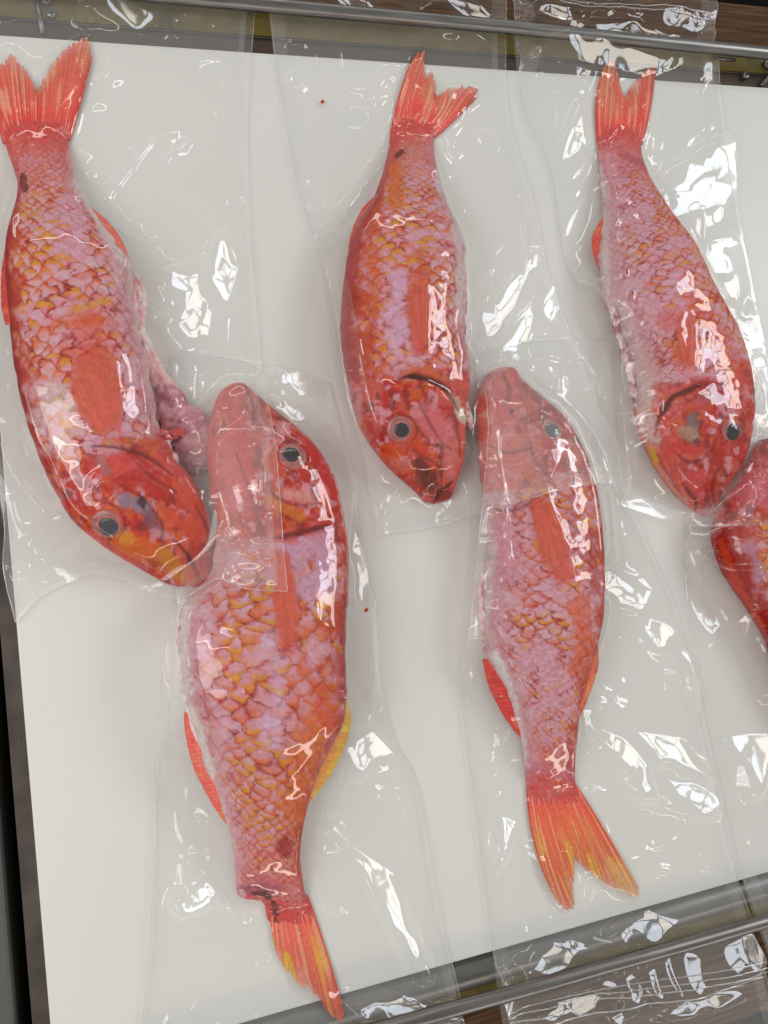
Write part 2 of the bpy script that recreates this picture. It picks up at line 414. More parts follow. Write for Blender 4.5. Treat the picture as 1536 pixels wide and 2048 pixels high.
def build_fish(spec):
    F = spec
    prs = list(F['pairs'])
    if F.get('ext'): prs.append(F['ext'])
    LR = np.array([[*a, *b_] for a, b_ in prs], float)
    NS, NT, NB = F.get('ns', 560), 190, 16
    st = cr(LR, NS)
    s = np.linspace(0, 1, NS)
    wpx = np.hypot(st[:, 0] - st[:, 2], st[:, 1] - st[:, 3])
    wm = wpx * .00031
    # thickness along the body
    T = .46 * wm
    T = np.convolve(np.pad(T, 31, mode='edge'), np.ones(63) / 63, 'valid')
    T = T * (1 - .38 * sstep(.72, 1.0, s)) + .0035
    T = T * (.60 + .40 * sstep(0, .10, s))
    T *= F.get('thick', 1.0)
    if F.get('ext'): T = T * (1 - .86 * sstep(.84, 1, s)) + .0003
    zo = .40 * T
    Lw = P(st[:, 0], st[:, 1], zo); Rw = P(st[:, 2], st[:, 3], zo)
    M = (Lw + Rw) / 2; W = (Rw - Lw) / 2
    th = np.concatenate([np.linspace(0, np.pi, NT), np.linspace(np.pi, 2 * np.pi, NB + 2)[1:-1]])
    c = np.cos(th); sn = np.sin(th)
    cx = np.sign(c) * np.abs(c) ** .88
    zz = np.where(sn >= 0, np.abs(sn) ** .76, -np.abs(sn) ** .55)
    endf = np.ones(NS)
    e0 = np.clip(s / .012, 0, 1); endf *= np.sqrt(1 - (1 - e0) ** 2) * .35 + .65
    e1 = np.clip((1 - s) / .010, 0, 1); endf *= np.sqrt(1 - (1 - e1) ** 2) * .5 + .5
    bel = -(1 if F['dorsal'] == 'R' else -1)
    ns_ = fbm(s * 46 + F['seed'], s * 0 + 3, F['seed'] + 70, 3) - .5; ns2 = fbm(s * 30 + 9, s * 0 + 8, F['seed'] + 74, 3) - .5
    fade_ = sstep(.10, .3, s) * (1 - sstep(.72, .85, s))
    cx = cx[None] * (1 + np.where(np.sign(c)[None] == bel, (.13 * ns_ * fade_)[:, None], .03 * ns2[:, None]) * np.abs(c)[None] ** 3)
    V = M[:, None] + W[:, None] * (cx[:, :, None] * (.5 + .5 * endf)[:, None, None])
    V[:, :, 2] = np.where(zz[None] >= 0, zo[:, None] + (T - zo)[:, None] * zz[None] * endf[:, None], zo[:, None] * (1 + zz[None] * .96 * endf[:, None]))
    # param fields on the top half
    dors = (c * (1 if F['dorsal'] == 'R' else -1))[None] * np.ones((NS, 1))       # +1 at the back, -1 at the belly
    top = np.clip(sn, 0, 1)[None] * np.ones((NS, 1))
    len_m = np.concatenate([[0], np.cumsum(np.linalg.norm(np.diff(M, axis=0), axis=1))])
    seed = F['seed']
    NR = F.get('rows', 10)
    wsm = np.convolve(np.pad(wm, 40, mode='edge'), np.ones(81) / 81, 'valid')
    pitch = (.62 / NR * np.maximum(wsm, .030))
    uu = np.concatenate([[0], np.cumsum(np.diff(len_m) / pitch[:-1])])[:, None] * np.ones((1, len(th)))
    vv = (th / np.pi * NR)[None] * np.ones((NS, 1))
    # slanted scale rows with warping
    w1 = fbm(uu * .55, vv * .55, seed, 3) - .5; w2 = fbm(uu * .55 + 40, vv * .55 + 9, seed + 5, 3) - .5
    uw = uu + 1.25 * w1 + .26 * vv * (1 if F['dorsal'] == 'R' else -1) + .55 * (fbm(uu * 1.9, vv * 1.9, seed + 60, 3) - .5)
    vw = vv + .9 * w2 + .50 * (fbm(uu * 1.7 + 7, vv * 1.7, seed + 66, 3) - .5)
    B = 1.0
    fl = np.floor(uw); e = np.full(uw.shape, 9.); sid = np.zeros(uw.shape); sjd = np.zeros(uw.shape); eo = np.full(uw.shape, 9.)
    for k in (1, 0, -1, -2):
        i = fl + k; vo = vw + .5 * (i % 2); fr = vo - np.floor(vo)
        E = i + B * (1 - np.abs(2 * fr - 1) ** 2.2)
        d = E - uw; m = d > 0
        eo = np.where(~m, np.minimum(eo, -d), eo)
        e = np.where(m, d, e); sid = np.where(m, i, sid); sjd = np.where(m, np.floor(vo), sjd)
    h1 = hash2(sid, sjd, seed); h2 = hash2(sid, sjd, seed + 3.3); h3 = hash2(sid, sjd, seed + 7.1)
    hd = F['head']
    sarr = s[:, None] + .03 * (fbm(uu * .4, vv * .4, seed + 20, 2) - .5) * 2 + F.get('headtilt', 0) * dors
    body = sstep(hd - .015, hd + .02, sarr)                    # 0 head, 1 scaled body
    px, py = project(V)
    lo = fbm(px / 70., py / 70., seed + 30, 3); mi = fbm(px / 26., py / 26., seed + 33, 4); fi = fbm(px / 9., py / 9., seed + 37, 3)
    vf = fbm(px / 4.5, py / 4.5, seed + 39, 2)
    # relief
    disp = body * top * (1.3 * F.get('relief', .00042) * (1.0 - np.clip(e / 1.6, 0, 1)) * (.5 + .8 * h1))
    disp += (1 - body) * top * (.0016 * (mi - .5) + .0006 * (fi - .5))
    disp += body * top * .0010 * (mi - .5)
    for poly, wdt, amp in F.get('grooves', []):
        d, t = polydist(px, py, poly)
        disp += top * amp * .001 * np.exp(-(d / wdt) ** 2)
    for poly, wdt, amp in F.get('steps', []):           # one-sided step: left side of the polyline raised
        poly = np.asarray(poly, float); d, t = polydist(px, py, poly)
        disp += top * amp * .001 * np.exp(-d / wdt)
    V[:, :, 2] += disp
    # ---------------------------------------------------------------- pigment
    def mixc(c, col, f):
        f = np.clip(f, 0, 1)[..., None]; return c * (1 - f) + col * f
    colr = np.ones(V.shape) * PINK
    colr = mixc(colr, LIL, sstep(.35, .7, h2 * .35 + lo * .6) * .4)
    colr = mixc(colr, PALE, sstep(.4, 1., -dors) * .35 + sstep(.55, .72, lo) * .30)
    colr = mixc(colr, SALMON, sstep(.50, .68, mi) * .25)
    # orange glow behind scale edges, patchy
    og = F.get('orange', .6)
    patch = sstep(.60 - .3 * og, .80 - .3 * og, lo * .62 + .38 * h2 + .10 * sstep(-.5, .6, dors))
    dk = sstep(-1.0, -.3, dors)
    colr = mixc(colr, ORANGE, np.exp(-(e / .62) ** 1.5) * patch * .95 * dk)
    colr = mixc(colr, YEL, np.exp(-((e - .34) / .26) ** 2) * patch * sstep(.40, .62, h3) * .85 * dk)
    # scale edge lines, broken and patchy; dark core also paints shade under overlaps
    rm = np.exp(-(eo / (.04 + .42 * mi * mi * 1.6)) ** 2)
    rw = F.get('rim', .9) * (.10 + .90 * sstep(.40, .56, mi * .45 + h1 * .20 + lo * .35)) * sstep(-1.15, -.45, dors) * (1 - .15 * sstep(.6, .92, s[:, None] + (lo - .5) * .3))
    colr = mixc(colr, RED * (.62 + .5 * h3[..., None]), np.clip(rm * rw * 1.05, 0, 1))
    colr = mixc(colr, DRED, np.exp(-(eo / .12) ** 2) * rw * .85 * sstep(.38, .54, fi))
    colr = mixc(colr, RED, np.exp(-(e / .10) ** 2) * rw * .35)
    colr = mixc(colr, PALE, np.exp(-((e - .45) / .3) ** 2) * (1 - patch) * .25)
    # back: solid red orange
    bk = sstep(F.get('back', .62), 1.0, dors + (mi - .5) * .9)
    colr = mixc(colr, mixc(np.ones(V.shape) * RED, ORANGE, sstep(.45, .6, mi) * F.get('backorange', .5)), bk * .85)
    colr = mixc(colr, A(158, 30, 28), sstep(.80, .97, dors + (mi - .5) * .25) * .8)
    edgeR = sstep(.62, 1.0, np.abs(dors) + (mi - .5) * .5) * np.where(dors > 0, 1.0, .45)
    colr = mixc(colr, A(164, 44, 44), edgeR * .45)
    # belly whitish
    colr = mixc(colr, WHITE, sstep(.86, 1.02, -dors + (mi - .5) * .4) * .6)
    # tail stem
    colr = mixc(colr, A(214, 128, 134), sstep(.80, .93, s[:, None] + (lo - .5) * .1) * .5)
    if F.get('ext'): colr = mixc(colr, A(206, 86, 78), sstep(.91, .985, s[:, None] + (fi - .5) * .06 + (mi - .5) * .06) * .85)
    # head
    hc = np.ones(V.shape) * HRED
    hc = mixc(hc, SALMON * .92, sstep(.47, .60, mi) * .7)
    hc = mixc(hc, ORANGE, sstep(.50, .66, lo * .5 + fi * .5) * .8 * F.get('headorange', 1.0))
    hc = mixc(hc, PINK, sstep(.58, .70, fbm(px / 18. + 50, py / 18., seed + 44, 4)) * .8)
    hc = mixc(hc, DRED, sstep(.56, .66, fbm(px / 14. + 9, py / 22., seed + 47, 4)) * .65)
    hc = mixc(hc, SALMON * 1.05, sstep(.35, 1.0, -dors) * .6)
    colr = mixc(colr, hc, (1 - body) * .95)
    for item in F.get('paint', []):
        poly, wdt, col, al = item[:4]; soft = item[4] if len(item) > 4 else .6
        jit = (fi - .5) * wdt * .9 + (mi - .5) * wdt * 1.1 + (vf - .5) * 3
        d, t = polydist(px + (fi - .5) * 6, py + (mi - .5) * 6, poly)
        if len(poly) > 1 and wdt < 10: wdt = wdt * (.35 + .75 * np.sqrt(np.clip(np.sin(np.pi * t), 0, 1)))
        colr = mixc(colr, col, al * (1 - sstep(wdt * (1 - soft), wdt * (1 + soft * .4), d + jit)) * np.where(sn[None] > -.05, 1, 0))
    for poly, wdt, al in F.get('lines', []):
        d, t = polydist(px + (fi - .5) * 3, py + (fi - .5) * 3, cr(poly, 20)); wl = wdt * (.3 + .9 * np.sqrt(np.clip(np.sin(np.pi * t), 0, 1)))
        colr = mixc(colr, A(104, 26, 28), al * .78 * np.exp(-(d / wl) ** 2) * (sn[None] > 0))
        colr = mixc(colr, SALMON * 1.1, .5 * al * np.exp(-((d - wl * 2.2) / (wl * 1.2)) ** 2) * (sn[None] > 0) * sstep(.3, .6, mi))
        V[:, :, 2] -= top * .0007 * np.exp(-(d / (wl * 1.6)) ** 2)
    colr = np.clip(colr, .003, .92) ** 1.34 * .76 * (.88 + .22 * vf[..., None])
    colr = np.clip(colr, .003, .92)
    n = len(th)
    Vf = V.reshape(-1, 3)
    i = np.arange(NS - 1)[:, None] * n; j = np.arange(n)[None]; k = (j + 1) % n
    q = np.stack([i + j, i + k, i + n + k, i + n + j], -1).reshape(-1, 4)[:, ::-1]
    c0 = V[0].mean(0); c1 = V[-1].mean(0)
    Vall = np.vstack([Vf, c0, c1]); i0 = NS * n
    t = np.array([[i0, a, (a + 1) % n] for a in range(n)] + [[i0 + 1, (NS - 1) * n + (a + 1) % n, (NS - 1) * n + a] for a in range(n)])[:, ::-1]
    me = mesh_np('body', Vall, q, t)
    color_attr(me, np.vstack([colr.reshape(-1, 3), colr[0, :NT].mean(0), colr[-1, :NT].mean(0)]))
    root = empty('red_fish', tuple(M[NS // 2] * np.array([1, 1, 0])), F['label'], 'fish', 'red fish sealed in clear bags')
    keep_parent(link('body', me, M_fish), root)
    rast(HF, V[:, :NT].reshape(-1, 3))
    F['root'] = root; F['mid'] = M; F['T'] = T; F['st'] = st; F['zo'] = zo
    return root

def ruled(root, name, base, tip, zb, zt, nr=14, nw=10, mid=None, col=None, thick=.0008, jag=6, onbody=None, label=None, wave=.0006, seed=1, rays=True, lift=.0007, fade=.25, streak=.5):
    """a fin: rays fan from a base line to a tip line; jagged free edge, real thickness"""
    K = nr * nw + 1; Rn = 34
    b_ = lin(base, K); t_ = lin(tip, K)
    r = np.linspace(0, 1, Rn)
    tt = np.linspace(0, 1, K)
    ray = .5 + .5 * np.cos((tt + .9 / nr * (vnoise(tt * nr * .7, tt * 0 + 2, seed + 30) - .5)) * nr * 2 * np.pi)           # 1 on a ray
    ji = vnoise(tt * nr * 1.0, tt * 0, seed) * 1.0 + vnoise(tt * nr * 3.1, tt * 0 + 7, seed + 1) * .6
    d = t_ - b_; ln = np.hypot(d[:, 0], d[:, 1])
    t_ = t_ - d / (ln[:, None] + 1e-6) * (jag * ji * (.35 + .65 * (1 - ray)))[:, None]
    if mid is not None:
        m_ = lin(mid, K); r_ = r[:, None, None]
        uv = b_[None] * ((1 - r_) * (1 - 2 * r_)) + m_[None] * (4 * r_ * (1 - r_)) + t_[None] * (r_ * (2 * r_ - 1))
    else:
        uv = b_[None] * (1 - r[:, None, None]) + t_[None] * r[:, None, None]
    u, v = uv[..., 0], uv[..., 1]
    edge = np.minimum(tt, 1 - tt)
    zc = zb + (zt - zb) * (r[:, None] ** .8) + (vnoise(tt[None] * 4 + 3, r[:, None] * 2.5, seed + 5) - .5) * wave * 4 * r[:, None] + (ray - .5)[None] * wave * (.4 + .6 * (1 - r[:, None]))
    if onbody is not None:
        zc = np.full(u.shape, .03)
        for _ in range(5):
            p = P(u, v, zc); zc = samp(onbody, p[..., 0], p[..., 1]) + lift + (ray - .5)[None] * wave * .7 + .00025 * (vnoise(tt[None] * 9, r[:, None] * 2 + 0 * tt[None], seed + 50) - .5)
        tk = .0006
    p = P(u, v, np.maximum(zc, .0011)); 
    tk = thick * (1 - .6 * r)[:, None] * np.clip(edge / .03, .25, 1)[None]
    up = p.copy(); up[..., 2] += tk / 2; dn = p.copy(); dn[..., 2] = np.maximum(dn[..., 2] - tk / 2, .0009)
    n = Rn * K
    q = grid_quads(Rn, K); V = np.vstack([up.reshape(-1, 3), dn.reshape(-1, 3)])
    idx = np.arange(n).reshape(Rn, K)
    ring = np.concatenate([idx[0, :-1], idx[:-1, -1], idx[-1, :0:-1], idx[:0:-1, 0]])
    nx = np.roll(ring, -1)
    side = np.stack([ring, ring + n, nx + n, nx], 1)
    Q = np.vstack([q[:, ::-1], q + n, side])
    me = mesh_np(name, V, Q)
    C0, C1, C2, CE = col
    R2 = r[:, None] * np.ones((1, K)); T2 = tt[None] * np.ones((Rn, 1))
    f = np.clip(R2 + (vnoise(T2 * 7, R2 * 2, seed + 9) - .5) * .5, 0, 1)[..., None]
    c = C0 * (1 - f) + C1 * f
    if name == 'tail_fin':
        bt = .8 * (1 - sstep(.05, .30, R2 + .22 * (vnoise(T2 * 11, R2 * 3, seed + 70) - .5)))[..., None]; c = c * (1 - bt) + A(208, 104, 100) * bt
    yn = sstep(.52, .66, vnoise(T2 * nr * .42, R2 * 2.2, seed + 12))[..., None] * sstep(.25, .7, R2)[..., None]
    c = c * (1 - .85 * yn) + C2 * .85 * yn
    fine = (.5 + .5 * np.cos(T2 * nr * 3 * 2 * np.pi + 3 * vnoise(T2 * 30, R2 * 6, seed + 4)))[..., None]
    rr = ray[None, :, None]
    str_ = vnoise(T2 * nr * 2.3, R2 * 1.6, seed + 40)[..., None]
    c = c * (.80 + .07 * rr + .10 * fine + .24 * str_)
    c = c * (1 - streak * sstep(.60, .78, vnoise(T2 * nr * 1.7, R2 * 2., seed + 41))[..., None]) + A(236, 168, 140) * streak * sstep(.60, .78, vnoise(T2 * nr * 1.7, R2 * 2., seed + 41))[..., None]
    c = c ** 1.12 if onbody is None else (C0 * (1 - .5 * f) + C1 * .5 * f) * (.97 + .02 * rr + .03 * fine + .16 * (str_ - .5)) * (1 - f * .0) + 0 * c
    eg = sstep(.05, .0, np.minimum(T2, 9))[..., None] * CE[0] + sstep(.93, 1.0, T2)[..., None] * CE[1]
    c = c * (1 - np.clip(eg, 0, 1)) + RED * np.clip(eg, 0, 1)
    al = 1 - fade * sstep(.35, 1.0, R2) * (.35 + .65 * (1 - ray[None])) - fade * .5 * sstep(.85, 1, R2)
    if onbody is not None: al = al * (.25 + .75 * sstep(0, .16, edge + .08 * (vnoise(R2 * 6, T2 * 3, seed + 21) - .5))) * (.1 + .9 * sstep(0, .22, R2 + .2 * (vnoise(T2 * 5, R2, seed + 22) - .5))) * (.52 + .06 * ray[None]) * (1 - .85 * sstep(.78, 1.0, R2 + .25 * (vnoise(T2 * 9, R2, seed + 60) - .5)))
    cc = np.clip(np.vstack([c.reshape(-1, 3)] * 2), .003, .92)
    color_attr(me, cc, alpha=np.clip(np.concatenate([al.ravel()] * 2), 0, 1))
    o = keep_parent(link(name, me, M_fin), root)
    if label: o['label'] = label
    dense = np.vstack([p.reshape(-1, 3) + [0, 0, thick / 2], ])
    if onbody is None: rast(HF, dense)
    else: rast(HF, dense)
    return o

def side_fin(F, name, outer, inset=.30, col=None, **kw):
    st = F['st']; midp = (st[:, :2] + st[:, 2:]) / 2
    o = np.asarray(outer, float); b_ = []
    for q in o:
        k = np.argmin(np.hypot(midp[:, 0] - q[0], midp[:, 1] - q[1])); b_.append(q + (midp[k] - q) * inset)
    k = np.argmin(np.hypot(midp[:, 0] - o[len(o) // 2][0], midp[:, 1] - o[len(o) // 2][1]))
    z = F['zo'][k]
    ruled(F['root'], name, cr(b_, 60), cr(outer, 60), z * .95, z * .75, col=col, jag=kw.pop('jag', 1.6), fade=.12, wave=.0001, nr=kw.pop('nr', 12) * 2, nw=6, streak=.10, **kw)

def eye(F, cu, cv, ro, ru, pu, pv, pr, pcol=BLACK):
    """domed eyeball sitting in the skin, with a separate dark pupil"""
    def dome(name, u, v, rpx, bulge, lift, m, colf, parent, base=None):
        z = np.array(.03)
        for _ in range(6):
            c = P(u, v, z); z = samp(HS, c[0], c[1]) if base is None else base
        if base is None:
            e_ = .004
            gx = (samp(HS, c[0] + e_, c[1]) - samp(HS, c[0] - e_, c[1])) / (2 * e_); gy = (samp(HS, c[0], c[1] + e_) - samp(HS, c[0], c[1] - e_)) / (2 * e_)
        nrm = np.array([-gx, -gy, 1.]); nrm /= np.linalg.norm(nrm)
        rm = rpx * .00030
        a = np.cross(nrm, [0, 1, 0]); a /= np.linalg.norm(a); b_ = np.cross(nrm, a)
        nr, ns = 22, 48
        rr = np.linspace(0, 1.12, nr)[1:]; ph = np.linspace(0, 2 * np.pi, ns, endpoint=False)
        V = [c + nrm * (lift + bulge)]; C = [colf(0, 0)]
        for q in rr:
            hgt = bulge * (math.sqrt(max(0, 1 - min(q, 1) ** 2 * .92))) - max(0, q - 1) * .02
            for f in ph:
                V.append(c + nrm * (lift + hgt) + (a * math.cos(f) + b_ * math.sin(f)) * rm * q); C.append(colf(q, f))
        V = np.array(V)
        i = 1 + np.arange(nr - 2)[:, None] * ns; j = np.arange(ns)[None]; k = (j + 1) % ns
        q_ = np.stack([i + j, i + ns + j, i + ns + k, i + k], -1).reshape(-1, 4)
        t = np.array([[0, 1 + x, 1 + (x + 1) % ns] for x in range(ns)])
        me = mesh_np(name, V, q_, t); color_attr(me, np.array(C))
        o = link(name, me, m); rast(HF, V)
        return o, V
    rs = np.random.default_rng(int(cu))
    def iris(q, f):
        w = vnoise(np.array(f * 3.0), np.array(q * 4.0), int(cu) % 50)
        stops = [(0, A(70, 50, 56)), (.46, A(110, 70, 72)), (.57, A(172, 96, 84)), (.66, A(140, 82, 80)), (.78, A(120, 78, 82)), (.90, A(158, 88, 82)), (1.0, A(150, 62, 52)), (1.12, A(186, 62, 46))]
        xs_ = [x for x, _ in stops]; c = np.array([np.interp(q + .05 * (w - .5), xs_, [y[k] for _, y in stops]) for k in range(3)])
        return c * (.85 + .3 * w)
    o, _ = dome('eye', cu, cv, ro * .94, .0015, -.0003, M_eye, iris, None)
    keep_parent(o, F['root'])
    p, _ = dome('pupil', pu, pv, pr, .0009, .0011, M_pupil, lambda q, f: pcol, None)
    p.parent = o; p.matrix_parent_inverse = Matrix.Translation(-Vector(F['root'].location)) @ Matrix.Identity(4)
    p.matrix_parent_inverse = o.matrix_parent_inverse.copy() if False else Matrix.Identity(4)
    return o
M_eye = fish_mat('eye_iris', .15, .5)

